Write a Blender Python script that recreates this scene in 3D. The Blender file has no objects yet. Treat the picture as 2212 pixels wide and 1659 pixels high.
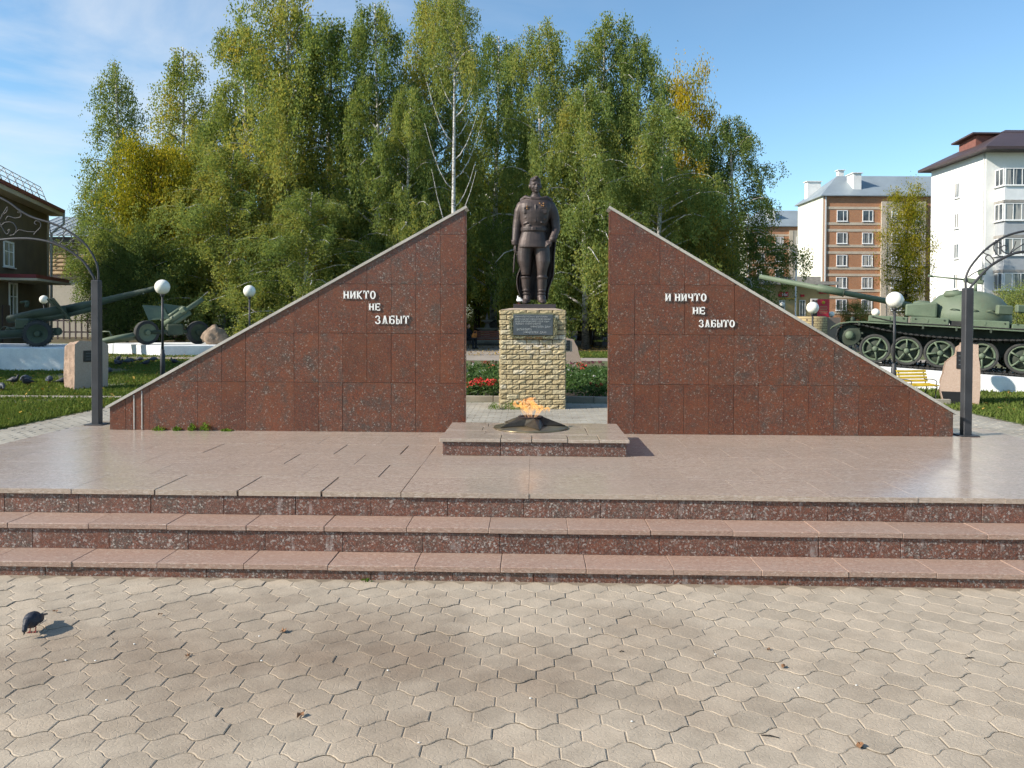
import bpy, bmesh, math, random
import numpy as np
from mathutils import Vector, Matrix, noise as mnoise
random.seed(7)
R = math.radians
scene = bpy.context.scene
C = scene.collection

# ------------------------------------------------------------------ camera, sky, sun, exposure
CAM_H, FPX, CX, CY = 1.685, 1720.0, 1106.0, 715.0        # measured on a 2212 x 1659 view of the photograph
YAW, PITCH, ROLL = math.atan(47 / FPX), R(1.0), 0.0044
CAMROT = Matrix.Rotation(YAW, 3, 'Z') @ Matrix.Rotation(R(90) - PITCH, 3, 'X') @ Matrix.Rotation(ROLL, 3, 'Z')
cam_data = bpy.data.cameras.new('camera')
cam = bpy.data.objects.new('camera', cam_data)
C.objects.link(cam)
cam_data.sensor_width = 36.0
cam_data.lens = FPX / 2212 * 36.0
cam_data.shift_y = -(829.5 - CY) / 2212
cam_data.clip_start = 0.05
cam_data.clip_end = 6000
cam.matrix_world = Matrix.Translation((0, 0, CAM_H)) @ CAMROT.to_4x4()
scene.camera = cam

SUN_EL, SUN_AZ = R(31), R(20)            # azimuth: degrees towards the camera from due left
SUN_DIR = Vector((-math.cos(SUN_EL) * math.cos(SUN_AZ), -math.cos(SUN_EL) * math.sin(SUN_AZ), math.sin(SUN_EL)))
world = bpy.data.worlds.new('World')
scene.world = world
world.use_nodes = True
wn = world.node_tree
wn.nodes.clear()
w_out = wn.nodes.new('ShaderNodeOutputWorld')
w_bg = wn.nodes.new('ShaderNodeBackground')
w_sky = wn.nodes.new('ShaderNodeTexSky')
w_sky.sky_type = 'NISHITA'
w_sky.sun_disc = False
w_sky.sun_elevation = SUN_EL
w_sky.sun_rotation = math.atan2(SUN_DIR.x, SUN_DIR.y)
w_sky.air_density = 1.0
w_sky.dust_density = 0.0
w_sky.ozone_density = 1.6
w_bg.inputs['Strength'].default_value = 0.105
# thin high cloud over the sky: noise on the view direction, stretched sideways
w_tc = wn.nodes.new('ShaderNodeTexCoord')
w_map = wn.nodes.new('ShaderNodeMapping')
w_map.inputs['Scale'].default_value = (1.2, 1.2, 3.2)
w_map.inputs['Location'].default_value = (0.9, 0.2, 0.35)
w_n = wn.nodes.new('ShaderNodeTexNoise')
w_n.inputs['Scale'].default_value = 1.6
w_n.inputs['Detail'].default_value = 7
w_n.inputs['Roughness'].default_value = 0.55
w_n.inputs['Distortion'].default_value = 0.6
w_r = wn.nodes.new('ShaderNodeValToRGB')
w_r.color_ramp.elements[0].position = 0.43
w_r.color_ramp.elements[1].position = 0.62
w_r.color_ramp.elements[1].color = (0.62, 0.62, 0.62, 1)
w_mix = wn.nodes.new('ShaderNodeMixRGB')
w_mix.inputs['Color2'].default_value = (5.4, 5.6, 5.8, 1)
wn.links.new(w_tc.outputs['Generated'], w_map.inputs['Vector'])
wn.links.new(w_map.outputs['Vector'], w_n.inputs['Vector'])
wn.links.new(w_n.outputs['Fac'], w_r.inputs['Fac'])
w_sx = wn.nodes.new('ShaderNodeSeparateXYZ')
wn.links.new(w_tc.outputs['Generated'], w_sx.inputs['Vector'])
w_m = wn.nodes.new('ShaderNodeMapRange')                  # the veil of cloud thins out towards the right
w_m.inputs['From Min'].default_value = 0.12
w_m.inputs['From Max'].default_value = -0.55
w_m.inputs['To Min'].default_value = 0.04
w_m.inputs['To Max'].default_value = 1.0
wn.links.new(w_sx.outputs['X'], w_m.inputs['Value'])
w_mu = wn.nodes.new('ShaderNodeMath'); w_mu.operation = 'MULTIPLY'
wn.links.new(w_m.outputs['Result'], w_mu.inputs[0])
wn.links.new(w_r.outputs['Color'], w_mu.inputs[1])
wn.links.new(w_mu.outputs[0], w_mix.inputs['Fac'])
w_tint = wn.nodes.new('ShaderNodeMixRGB'); w_tint.blend_type = 'MULTIPLY'
w_tint.inputs['Fac'].default_value = 1.0
w_tint.inputs['Color2'].default_value = (0.86, 1.06, 1.12, 1)
wn.links.new(w_sky.outputs['Color'], w_tint.inputs['Color1'])
wn.links.new(w_tint.outputs['Color'], w_mix.inputs['Color1'])
wn.links.new(w_mix.outputs['Color'], w_bg.inputs['Color'])
wn.links.new(w_bg.outputs['Background'], w_out.inputs['Surface'])
sun_data = bpy.data.lights.new('sun', 'SUN')
sun_data.energy = 4.6
sun_data.angle = R(0.53)
sun_data.color = (1.0, 0.92, 0.80)
sun = bpy.data.objects.new('sun', sun_data)
C.objects.link(sun)
sun.rotation_euler = SUN_DIR.to_track_quat('Z', 'Y').to_euler()
sun.location = (-30, -10, 40)
scene.view_settings.view_transform = 'Standard'
scene.view_settings.look = 'None'
scene.view_settings.gamma = 1.0
scene.view_settings.exposure = 0.72
scene.view_settings.use_curve_mapping = False
scene.cycles.use_adaptive_sampling = True
scene.cycles.adaptive_threshold = 0.03
scene.cycles.max_bounces = 7
scene.cycles.diffuse_bounces = 3
scene.cycles.glossy_bounces = 2
scene.cycles.transmission_bounces = 4
scene.cycles.transparent_max_bounces = 12

# ------------------------------------------------------------------ measuring helpers
def ray(x, y):
    return CAMROT @ Vector(((x - CX) / FPX, -(y - CY) / FPX, -1.0))
def P(x, y, Y):
    """world point seen at photo pixel (x, y) when it stands at world depth Y"""
    d = ray(x, y); t = Y / d.y
    return Vector((0, 0, CAM_H)) + d * t
def G(x, y, z=0.0):
    d = ray(x, y); t = (z - CAM_H) / d.z
    return Vector((0, 0, CAM_H)) + d * t
def CW(xc, zc, z=0.0):
    """camera-aligned plan coordinates to world"""
    return Vector((xc * math.cos(YAW) - zc * math.sin(YAW), xc * math.sin(YAW) + zc * math.cos(YAW), z))
def AT(x, zc, z=0.0):
    """point on the plan at column x of the photo, zc metres in front of the camera"""
    return CW((x - CX) / FPX * zc, zc, z)

# ------------------------------------------------------------------ mesh collector
class MB:
    def __init__(s):
        s.v, s.f, s.sm = [], [], []
    def add(s, verts, faces, mat=None, smooth=False):
        n = len(s.v)
        for p in verts:
            p = Vector(p)
            s.v.append(mat @ p if mat else p)
        for f in faces:
            s.f.append([i + n for i in f]); s.sm.append(smooth)
        return s
    def box(s, c, size, mat=None, bevel=0.0):
        x, y, z = size[0] / 2, size[1] / 2, size[2] / 2
        T = Matrix.Translation(c)
        if mat is not None: T = T @ mat
        if bevel <= 0:
            vs = [(sx * x, sy * y, sz * z) for sz in (-1, 1) for sy in (-1, 1) for sx in (-1, 1)]
            s.add(vs, [(0, 2, 3, 1), (4, 5, 7, 6), (0, 1, 5, 4), (2, 6, 7, 3), (0, 4, 6, 2), (1, 3, 7, 5)], T)
        else:
            b = min(bevel, x * .9, y * .9, z * .9)
            vs, fs = [], []
            for sz in (-1, 1):
                for sy in (-1, 1):
                    for sx in (-1, 1):
                        vs += [(sx * x, sy * (y - b), sz * (z - b)), (sx * (x - b), sy * y, sz * (z - b)), (sx * (x - b), sy * (y - b), sz * z)]
            def k(sx, sy, sz, a): return ((sz > 0) * 4 + (sy > 0) * 2 + (sx > 0)) * 3 + a
            for sg in (-1, 1):
                fs.append([k(sg, -1, -1, 0), k(sg, 1, -1, 0), k(sg, 1, 1, 0), k(sg, -1, 1, 0)])
                fs.append([k(-1, sg, -1, 1), k(1, sg, -1, 1), k(1, sg, 1, 1), k(-1, sg, 1, 1)])
                fs.append([k(-1, -1, sg, 2), k(1, -1, sg, 2), k(1, 1, sg, 2), k(-1, 1, sg, 2)])
                for sh in (-1, 1):
                    fs.append([k(sg, sh, -1, 0), k(sg, sh, 1, 0), k(sg, sh, 1, 1), k(sg, sh, -1, 1)])
                    fs.append([k(sg, -1, sh, 0), k(sg, 1, sh, 0), k(sg, 1, sh, 2), k(sg, -1, sh, 2)])
                    fs.append([k(-1, sg, sh, 1), k(1, sg, sh, 1), k(1, sg, sh, 2), k(-1, sg, sh, 2)])
                    for si in (-1, 1):
                        fs.append([k(sg, sh, si, 0), k(sg, sh, si, 1), k(sg, sh, si, 2)])
            s.add(vs, fs, T)
        return s
    def tube(s, pts, radii, seg=8, flat=1.0, up=None, caps=True, smooth=True):
        pts = [Vector(p) for p in pts]
        if not hasattr(radii, '__len__'): radii = [radii] * len(pts)
        n0 = len(s.v); n = len(pts)
        ref = Vector(up) if up else None
        for i, p in enumerate(pts):
            t = (pts[min(i + 1, n - 1)] - pts[max(i - 1, 0)])
            if t.length < 1e-9: t = Vector((0, 0, 1))
            t.normalize()
            if ref is None:
                ref = Vector((0, 0, 1)) if abs(t.z) < .9 else Vector((1, 0, 0))
            a = t.cross(ref)
            if a.length < 1e-6: a = t.orthogonal()
            a.normalize(); b = a.cross(t).normalized()
            if up is None: ref = b
            for j in range(seg):
                th = 2 * math.pi * j / seg
                s.v.append(p + a * math.cos(th) * radii[i] + b * math.sin(th) * radii[i] * flat)
        for i in range(n - 1):
            for j in range(seg):
                j2 = (j + 1) % seg
                s.f.append([n0 + i * seg + j, n0 + i * seg + j2, n0 + (i + 1) * seg + j2, n0 + (i + 1) * seg + j]); s.sm.append(smooth)
        if caps:
            s.f.append([n0 + j for j in range(seg)][::-1]); s.sm.append(False)
            s.f.append([n0 + (n - 1) * seg + j for j in range(seg)]); s.sm.append(False)
        return s
    def lathe(s, prof, seg=24, mat=None, smooth=True, close=True):
        """prof: (radius, height) pairs turned round local z"""
        vs, fs = [], []
        n = len(prof)
        for r, h in prof:
            for j in range(seg):
                th = 2 * math.pi * j / seg
                vs.append((r * math.cos(th), r * math.sin(th), h))
        for i in range(n - 1):
            for j in range(seg):
                j2 = (j + 1) % seg
                fs.append([i * seg + j, i * seg + j2, (i + 1) * seg + j2, (i + 1) * seg + j])
        s.add(vs, fs, mat, smooth)
        if close:
            n0 = len(s.v) - len(vs)
            if prof[0][0] > 1e-6: s.f.append([n0 + j for j in range(seg)][::-1]); s.sm.append(False)
            if prof[-1][0] > 1e-6: s.f.append([n0 + (n - 1) * seg + j for j in range(seg)]); s.sm.append(False)
        return s
    def prism(s, poly, ext, mat=None):
        """poly: list of 3-D points, ext: extrusion vector"""
        ext = Vector(ext); n = len(poly)
        vs = [Vector(p) for p in poly] + [Vector(p) + ext for p in poly]
        fs = [list(range(n))[::-1], list(range(n, 2 * n))] + [[i, (i + 1) % n, n + (i + 1) % n, n + i] for i in range(n)]
        return s.add(vs, fs, mat)
    def sphere(s, c, r, u=16, v=10, mat=None):
        rx, ry, rz = r if hasattr(r, '__len__') else (r, r, r)
        prof = [(math.sin(math.pi * i / v), -math.cos(math.pi * i / v)) for i in range(v + 1)]
        T = Matrix.Translation(c) @ (mat if mat is not None else Matrix.Identity(4)) @ Matrix.Diagonal((rx, ry, rz, 1))
        prof[0] = (0.0001, -1); prof[-1] = (0.0001, 1)
        return s.lathe(prof, u, T, True, True)
    def mesh(s, name, mat):
        me = bpy.data.meshes.new(name)
        me.from_pydata([tuple(p) for p in s.v], [], s.f)
        me.polygons.foreach_set('use_smooth', s.sm)
        bm = bmesh.new(); bm.from_mesh(me)
        bmesh.ops.recalc_face_normals(bm, faces=bm.faces)
        bm.to_mesh(me); bm.free()
        if mat: me.materials.append(mat)
        me.update()
        return me
    def build(s, name, mat, parent=None):
        return obj(name, s.mesh(name, mat), parent)

def obj(name, me, parent=None, loc=None, rot=None):
    o = bpy.data.objects.new(name, me)
    C.objects.link(o)
    if parent is not None: o.parent = parent
    if loc is not None: o.location = loc
    if rot is not None: o.rotation_euler = rot
    return o
def tag(o, label, cat, group=None, kind=None):
    if label: o['label'] = label
    if cat: o['category'] = cat
    if group: o['group'] = group
    if kind: o['kind'] = kind
    return o
def thing(name, label, cat, loc=(0, 0, 0), rotz=0.0, group=None):
    o = bpy.data.objects.new(name, None)
    C.objects.link(o)
    o.empty_display_size = 0.1
    o.location = loc
    o.rotation_euler = (0, 0, rotz)
    return tag(o, label, cat, group)
def structure(o):
    o['kind'] = 'structure'; return o
def copy_thing(src, loc, rotz, label, group=None, scale=None):
    def cp(o, par):
        c = o.copy(); C.objects.link(c)
        c.parent = par
        for ch in list(o.children): cp(ch, c)
        return c
    r = cp(src, None)
    r.location = loc; r.rotation_euler = (0, 0, rotz)
    if scale: r.scale = scale if hasattr(scale, '__len__') else (scale,) * 3
    r['label'] = label
    if group: r['group'] = group
    return r
def RX(a): return Matrix.Rotation(a, 4, 'X')
def RY(a): return Matrix.Rotation(a, 4, 'Y')
def RZ(a): return Matrix.Rotation(a, 4, 'Z')
def TR(*p): return Matrix.Translation(p)

# ------------------------------------------------------------------ materials
class NT:
    def __init__(s, name):
        s.m = bpy.data.materials.new(name); s.m.use_nodes = True
        s.t = s.m.node_tree; s.t.nodes.clear()
        s.out = s.t.nodes.new('ShaderNodeOutputMaterial')
    def n(s, typ, props=None, **ins):
        nd = s.t.nodes.new('ShaderNode' + typ)
        for k, v in (props or {}).items(): setattr(nd, k, v)
        for k, v in ins.items():
            s.set(nd, k.replace('_', ' '), v)
        return nd
    def set(s, nd, k, v):
        i = nd.inputs[int(k[1:])] if k[0] == '#' else nd.inputs[k]
        if isinstance(v, bpy.types.NodeSocket): s.t.links.new(v, i)
        elif hasattr(v, '__len__') and len(v) == 3 and i.type == 'RGBA': i.default_value = (*v, 1)
        else: i.default_value = v
    def pos(s, rnd=0.0):
        g = s.n('NewGeometry').outputs['Position']
        if rnd:
            oi = s.n('ObjectInfo').outputs['Random']
            mul = s.n('Math', {'operation': 'MULTIPLY'}); s.set(mul, '#0', oi); s.set(mul, '#1', rnd)
            add = s.n('VectorMath', {'operation': 'ADD'}); s.set(add, '#0', g); s.set(add, '#1', mul.outputs[0])
            return add.outputs[0]
        return g
    def scalev(s, vec, sc):
        m = s.n('VectorMath', {'operation': 'MULTIPLY'}); s.set(m, '#0', vec); s.set(m, '#1', sc)
        return m.outputs[0]
    def noise(s, vec, scale, detail=3, rough=.55, dist=0.0):
        return s.n('TexNoise', None, Vector=vec, Scale=scale, Detail=detail, Roughness=rough, Distortion=dist).outputs['Fac']
    def ramp(s, fac, stops, interp='LINEAR'):
        r = s.n('ValToRGB', None, Fac=fac); cr = r.color_ramp; cr.interpolation = interp
        while len(cr.elements) < len(stops): cr.elements.new(.5)
        for e, (p, c) in zip(cr.elements, stops):
            e.position = p
            e.color = (*c, 1) if hasattr(c, '__len__') else (c, c, c, 1)
        return r.outputs['Color']
    def mix(s, fac, a, b, mode='MIX'):
        m = s.n('MixRGB', {'blend_type': mode}, Fac=fac, Color1=a, Color2=b)
        return m.outputs['Color']
    def math(s, op, a, b=0.0):
        m = s.n('Math', {'operation': op}); s.set(m, '#0', a); s.set(m, '#1', b)
        return m.outputs[0]
    def bump(s, h, strength=.3, dist=.01):
        return s.n('Bump', None, Height=h, Strength=strength, Distance=dist).outputs['Normal']
    def pbsdf(s, col, rough=.6, normal=None, metal=0.0, spec=.5, **kw):
        b = s.n('BsdfPrincipled', None, Base_Color=col, Roughness=rough, Metallic=metal)
        b.inputs['Specular IOR Level'].default_value = spec
        if normal is not None: s.set(b, 'Normal', normal)
        for k, v in kw.items(): s.set(b, k.replace('_', ' '), v)
        s.t.links.new(b.outputs[0], s.out.inputs['Surface'])
        return b

def pm(name, col, rough=.65, var=.25, vscale=2.0, bump=0.0, bscale=30.0, metal=0.0, spec=.4, col2=None, rnd=0.0, bdist=.01, rust=0.0):
    """plain painted / stone / metal surface: two tones mixed by noise, a finer grain, optional relief and per-object variation"""
    m = NT(name)
    p = m.pos()
    n1 = m.noise(p, vscale, 4)
    c2 = col2 or tuple(c * (1 - var) for c in col)
    f = m.ramp(n1, [(.36, 0.0), (.66, 1.0)])
    c = m.mix(f, col, c2)
    n2 = m.noise(p, vscale * 14, 3)
    c = m.mix(.35 * min(1, var * 2 + .2), c, m.ramp(n2, [(.3, .45), (.7, 1.0)]), 'MULTIPLY')
    if rnd:
        oi = m.n('ObjectInfo').outputs['Random']
        c = m.mix(1.0, c, m.ramp(oi, [(0, 1 - rnd), (1, 1.0)]), 'MULTIPLY')
    nm = m.bump(m.noise(p, bscale, 4), bump, bdist) if bump else None
    if rust:
        rs = m.ramp(m.noise(m.scalev(p, (1, 1, .35)), 3.2, 6, .65), [(.60, 0.0), (.72, 1.0)])
        c = m.mix(m.math('MULTIPLY', rs, rust), c, (.13, .075, .04))
        du = m.ramp(m.noise(p, 1.1, 5, .6), [(.45, 0.0), (.75, 1.0)])
        c = m.mix(m.math('MULTIPLY', du, rust), c, (.22, .20, .15))
    rr = m.math('ADD', m.math('MULTIPLY', n2, .22), rough - .11)
    m.pbsdf(c, rr, nm, metal, spec)
    return m.m

def granite(name, stops, scale, rough, patch=(.3, .07, .035), patch_amt=.5, rnd=.25, stain=0.0, stretch=(1, 1, 1), bumpy=0.0, dirt=0.0, patch_scale=4.0, dark=None):
    m = NT(name)
    p = m.scalev(m.pos(9.0), stretch)
    v = m.n('TexVoronoi', None, Vector=p, Scale=scale, Randomness=1.0).outputs['Color']
    sep = m.n('SeparateColor', None, Color=v).outputs[0]
    v2 = m.n('TexVoronoi', None, Vector=p, Scale=scale * 2.3).outputs['Color']
    sep2 = m.n('SeparateColor', None, Color=v2).outputs[1]
    c = m.ramp(sep, stops, 'CONSTANT')
    c2 = m.ramp(sep2, stops, 'CONSTANT')
    c = m.mix(.42, c, c2)
    nn = m.ramp(m.noise(p, patch_scale, 4, .6), [(.42, 0.0), (.68, 1.0)])
    c = m.mix(m.math('MULTIPLY', nn, patch_amt), c, patch)
    if dark:                                      # clouds of grey-black, white-flecked grain between the red
        dk = m.mix(.35, m.ramp(sep, dark, 'CONSTANT'), m.ramp(sep2, dark, 'CONSTANT'))
        oi2 = m.n('ObjectInfo').outputs['Random']
        dn_ = m.math('ADD', m.noise(p, 8.0, 5, .7), m.math('MULTIPLY', m.math('SUBTRACT', oi2, .5), .16))
        c = m.mix(m.ramp(dn_, [(.47, 0.0), (.70, .80)]), c, dk)
    if rnd:
        oi = m.n('ObjectInfo').outputs['Random']
        c = m.mix(1.0, c, m.ramp(oi, [(0, 1 - rnd), (.5, 1.0), (1, 1 + rnd * .35)]), 'MULTIPLY')
    if stain:
        sv = m.scalev(m.pos(), (5.0, 5.0, 1.3))
        s1 = m.ramp(m.noise(sv, 2.6, 5, .65), [(.60, 0.0), (.74, 1.0)])
        c = m.mix(m.math('MULTIPLY', s1, stain), c, (.42, .38, .36))
    if dirt:
        d = m.ramp(m.noise(m.pos(), .9, 5, .6), [(.45, 0.0), (.7, 1.0)])
        c = m.mix(m.math('MULTIPLY', d, dirt), c, (.30, .25, .21))
    rr = m.math('ADD', m.math('MULTIPLY', m.noise(p, 7.0, 4), .22), rough - .08)
    nm = m.bump(m.noise(p, 160.0, 2), bumpy, .004) if bumpy else None
    m.pbsdf(c, rr, nm, 0, .5)
    return m.m

RED = [(0.0, (.062, .023, .014)), (.18, (.128, .037, .019)), (.42, (.182, .051, .021)), (.66, (.094, .031, .018)), (.86, (.11, .070, .050)), (.965, (.27, .23, .19))]
DARK = [(0.0, (.026, .022, .019)), (.30, (.048, .040, .034)), (.52, (.075, .040, .030)), (.68, (.040, .038, .033)), (.84, (.12, .11, .095)), (.94, (.30, .28, .25))]
RED2 = [(0.0, (.055, .028, .023)), (.18, (.14, .056, .038)), (.42, (.20, .075, .046)), (.62, (.085, .043, .035)), (.76, (.14, .115, .10)), (.90, (.40, .37, .34))]
PINK = [(0.0, (.30, .228, .178)), (.25, (.395, .31, .245)), (.5, (.465, .375, .305)), (.75, (.34, .272, .22)), (.92, (.54, .475, .41))]
MT = {}
MT['red_granite'] = granite('red_granite', RED, 84, .30, patch_amt=.50, rnd=.20, patch=(.21, .060, .018), dark=DARK)
MT['riser_granite'] = granite('riser_granite', RED2, 88, .36, patch_amt=.35, rnd=.22, stain=.6, patch=(.25, .085, .046), dark=[(a, tuple(k * 1.6 for k in c)) for a, c in DARK])
MT['pink_floor'] = granite('pink_floor_granite', PINK, 120, .17, patch=(.41, .33, .262), patch_amt=.5, rnd=.04, stretch=(.35, 1, 1), dirt=.3, patch_scale=2.0)
MT['pink_tread'] = granite('pink_tread_granite', [(0.0, (.24, .150, .112)), (.25, (.325, .210, .158)), (.5, (.39, .260, .20)), (.75, (.285, .183, .140)), (.92, (.47, .385, .32))], 130, .5, patch=(.34, .23, .18), patch_amt=.5, rnd=.08, stretch=(.5, 1, 1), bumpy=.25, dirt=.35, patch_scale=2.5)
MT['cap_strip'] = pm('grey_capping_metal', (.50, .47, .41), .5, .25, 3)
MT['mortar'] = pm('dark_mortar', (.10, .085, .075), .9, .3, 8)
MT['wall_joint'] = pm('pale_wall_joint', (.26, .20, .165), .9, .3, 8)
MT['joint_white'] = pm('pale_grout', (.50, .47, .43), .9, .2, 20)
MT['concrete'] = pm('grey_concrete', (.36, .34, .31), .85, .25, 3, .3, 60)
MT['kerb'] = pm('kerb_concrete', (.42, .37, .29), .85, .3, 3, .3, 60, rnd=.2)
MT['sand_joint'] = pm('sandy_joints', (.30, .245, .18), .95, .3, 5, .4, 90)
MT['letter_white'] = pm('white_letter_paint', (.85, .84, .80), .45, .08, 12)
MT['bronze'] = pm('dark_bronze', (.052, .039, .036), .54, .35, 5, .5, 26, metal=.3, spec=.5, col2=(.088, .063, .056), bdist=.006)
MT['bronze_base'] = pm('bronze_plate', (.075, .062, .065), .5, .25, 4, metal=.3)
MT['medal_gold'] = pm('worn_gold', (.36, .19, .08), .4, .3, 30, metal=.6)
MT['plaque'] = pm('plaque_slate', (.085, .10, .11), .45, .2, 10)
MT['plaque_text'] = pm('plaque_letter', (.46, .48, .47), .5, .1, 20)
MT['wreath'] = pm('plaque_wreath', (.24, .23, .13), .6, .4, 30, .4, 80, metal=.25)
MT['star_metal'] = pm('star_brass', (.13, .11, .08), .4, .5, 6, metal=.8, col2=(.055, .048, .04))
MT['disc_metal'] = pm('disc_brass', (.36, .29, .17), .38, .35, 4, metal=.75, col2=(.16, .13, .09))
MT['soot'] = pm('sooty_ring', (.03, .018, .016), .8, .3, 20)
MT['post'] = pm('dark_grey_post_paint', (.046, .047, .052), .5, .3, 6, .05, 60)
MT['lamp_glass'] = pm('opal_glass', (.86, .83, .74), .22, .03, 3, spec=.5)
MT['tank_green'] = pm('faded_green_paint', (.13, .172, .11), .6, .3, 2.5, .2, 25, col2=(.10, .136, .088), rust=.22)
MT['gun_green'] = pm('dark_green_paint', (.062, .085, .05), .6, .3, 2.5, .15, 25, rust=.2)
MT['tank_dark'] = pm('green_paint_shade_toned', (.05, .065, .045), .7, .35, 4)  # dark tank green; carries painted-in shade for the wheel recesses
MT['rubber'] = pm('weathered_rubber', (.055, .055, .052), .85, .35, 6, .2, 60)
MT['steel_dark'] = pm('dark_track_steel', (.06, .058, .055), .6, .4, 10, metal=.4)
MT['whitewash'] = pm('whitewashed_concrete', (.84, .84, .82), .85, .16, 1.6, .25, 12, col2=(.66, .67, .67))
MT['pink_stone_cut'] = granite('pink_stone_polished', [(0, (.38, .27, .205)), (.4, (.46, .335, .26)), (.75, (.34, .25, .195)), (.9, (.50, .41, .34))], 90, .5, patch=(.42, .31, .24), patch_amt=.4, rnd=0)
MT['pink_stone_rough'] = pm('rough_pink_stone', (.40, .28, .205), .9, .4, 6, .9, 18, bdist=.03)
MT['boulder'] = pm('grey_brown_boulder', (.34, .25, .18), .9, .4, 5, .8, 16, bdist=.03)
MT['black_plate'] = pm('black_plaque', (.018, .018, .02), .35, .2, 8)
MT['yellow_wood'] = pm('yellow_bench_paint', (.75, .52, .04), .5, .15, 5)
MT['bench_brown'] = pm('brown_bench_paint', (.20, .055, .025), .55, .2, 5)
MT['soil'] = pm('dark_soil', (.06, .042, .028), .95, .4, 6, .6, 40)
MT['park_earth'] = pm('leafy_park_ground', (.075, .068, .026), .95, .4, 1.2, .5, 25, col2=(.10, .062, .026))
MT['lawn'] = pm('lawn_soil', (.085, .115, .036), .95, .4, 1.1, .5, 30, col2=(.14, .12, .06))
MT['far_ground'] = pm('far_ground', (.09, .11, .045), .95, .3, .2, col2=(.12, .11, .06))
MT['path'] = pm('park_path', (.36, .31, .26), .9, .2, 2.0, .3, 30)
MT['skin'] = pm('skin', (.48, .28, .19), .55, .1, 8)
MT['cloth_black'] = pm('black_cloth', (.014, .015, .02), .9, .3, 8)
MT['cloth_orange'] = pm('orange_bag_cloth', (.62, .21, .05), .8, .2, 8)
MT['hair_dark'] = pm('dark_hair', (.02, .015, .012), .7, .3, 20)

# ================================================================== THE GROUND
def sheet(name, x0, x1, y0, y1, z, mat, parent=None, div=1):
    n = div + 1
    vs = [(x0 + (x1 - x0) * i / div, y0 + (y1 - y0) * j / div, z) for j in range(n) for i in range(n)]
    fs = [(j * n + i, j * n + i + 1, (j + 1) * n + i + 1, (j + 1) * n + i) for j in range(div) for i in range(div)]
    return MB().add(vs, fs).build(name, mat, parent)

structure(sheet('ground', -1500, 1500, -300, 3000, -0.06, MT['far_ground']))
PAVE_Y = 5.04
front_pave = structure(sheet('front_pavement', -16, 16, -6, 5.3, -0.0036, MT['sand_joint']))
back_pave = structure(sheet('back_pavement', -7.85, 7.85, 5.304, 15.7, -0.014, MT['sand_joint']))

# wavy concrete paving tiles in front of the steps
def m_tile():
    m = NT('paving_tile_concrete')
    p = m.pos()
    # brown tracked-in dirt lying in one broad patch left of the middle, ragged at its rim
    dd = m.n('VectorMath', {'operation': 'DISTANCE'}); m.set(dd, '#0', m.scalev(p, (.34, 1.0, 0))); m.set(dd, '#1', (-1.1 * .34, 3.85, 0))
    big = m.math('ADD', m.math('MULTIPLY', m.noise(p, 1.3, 5, .6, .3), 1.0), m.math('MULTIPLY', dd.outputs['Value'], -.50))
    c = m.mix(m.ramp(big, [(-.05, 0.0), (.50, 1.0)]), (.45, .378, .290), (.265, .203, .147))
    blot = m.ramp(m.noise(p, 5.5, 5, .62), [(.40, 1.0), (.72, .70)])
    c = m.mix(.75, c, blot, 'MULTIPLY')
    fine = m.ramp(m.noise(p, 110, 3, .7), [(.3, .72), (.7, 1.08)])
    c = m.mix(.6, c, fine, 'MULTIPLY')
    spots = m.ramp(m.noise(p, 38, 2, .5), [(.70, 0.0), (.76, 1.0)])
    c = m.mix(m.math('MULTIPLY', spots, .4), c, (.16, .12, .09))
    oi = m.n('ObjectInfo').outputs['Random']
    at = m.n('Attribute', {'attribute_name': 'rnd'}).outputs['Fac']
    tone = m.math('FRACT', m.math('ADD', oi, at))
    c = m.mix(1.0, c, m.ramp(tone, [(0, (.90, .89, .88)), (.5, (1, 1, 1)), (1, (1.06, 1.04, 1.02))]), 'MULTIPLY')
    # pressed scratch pattern of the mould and a grain
    v = m.n('TexVoronoi', {'feature': 'DISTANCE_TO_EDGE'}, Vector=m.scalev(p, (1, 1.3, 1)), Scale=26.0).outputs['Distance']
    scr = m.ramp(v, [(0.0, 0.0), (.05, 1.0)])
    h = m.math('ADD', m.math('MULTIPLY', m.noise(p, 70, 4), .8), m.math('MULTIPLY', scr, .28))
    m.pbsdf(c, .88, m.bump(h, .45, .006), 0, .25)
    return m.m
MT['tile'] = m_tile()
TW, TH, TA = 0.18, 0.135, 0.026
def wave(t):                       # t in tile widths from the crest
    c = math.cos(2 * math.pi * t)
    return TA * math.copysign(abs(c) ** .8, c)
def tile_loop(inset):
    n = 10; hw = TW / 2 - inset; pts = []
    for i in range(n + 1):
        x = -hw + 2 * hw * i / n
        pts.append((x, -TH / 2 - wave(x / TW) + inset))
    for i in range(n + 1):
        x = hw - 2 * hw * i / n
        pts.append((x, TH / 2 + wave(x / TW) - inset))
    return pts
def tile_mb(loc=(0, 0, 0), tilt=(0, 0), dark=0):
    mb = MB(); a = tile_loop(.0007); b = tile_loop(.006)
    T = Matrix.Translation(loc) @ RX(tilt[0]) @ RY(tilt[1])
    n = len(a)
    vs = [(x, y, -.0026) for x, y in a] + [(x, y, 0) for x, y in b]
    fs = [[i, (i + 1) % n, n + (i + 1) % n, n + i] for i in range(n)] + [[n + i for i in range(n)]]
    return mb.add(vs, fs, T)
rows = []
rt = random.Random(3)
j = 0
y = PAVE_Y - .03 - TH / 2
while y > 2.05:
    half = .643 * y + .35
    for k in range(-40, 41):
        x = (k + (.5 if j % 2 else 0)) * TW + .02
        if abs(x) < 5.6: rows.append((x, y, abs(x - .03 * y) < .643 * y + .16 and y > 2.80))
    y -= TH; j += 1
vis = sorted([r for r in rows if r[2]], key=lambda r: r[0] ** 2 + r[1] ** 2)
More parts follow.
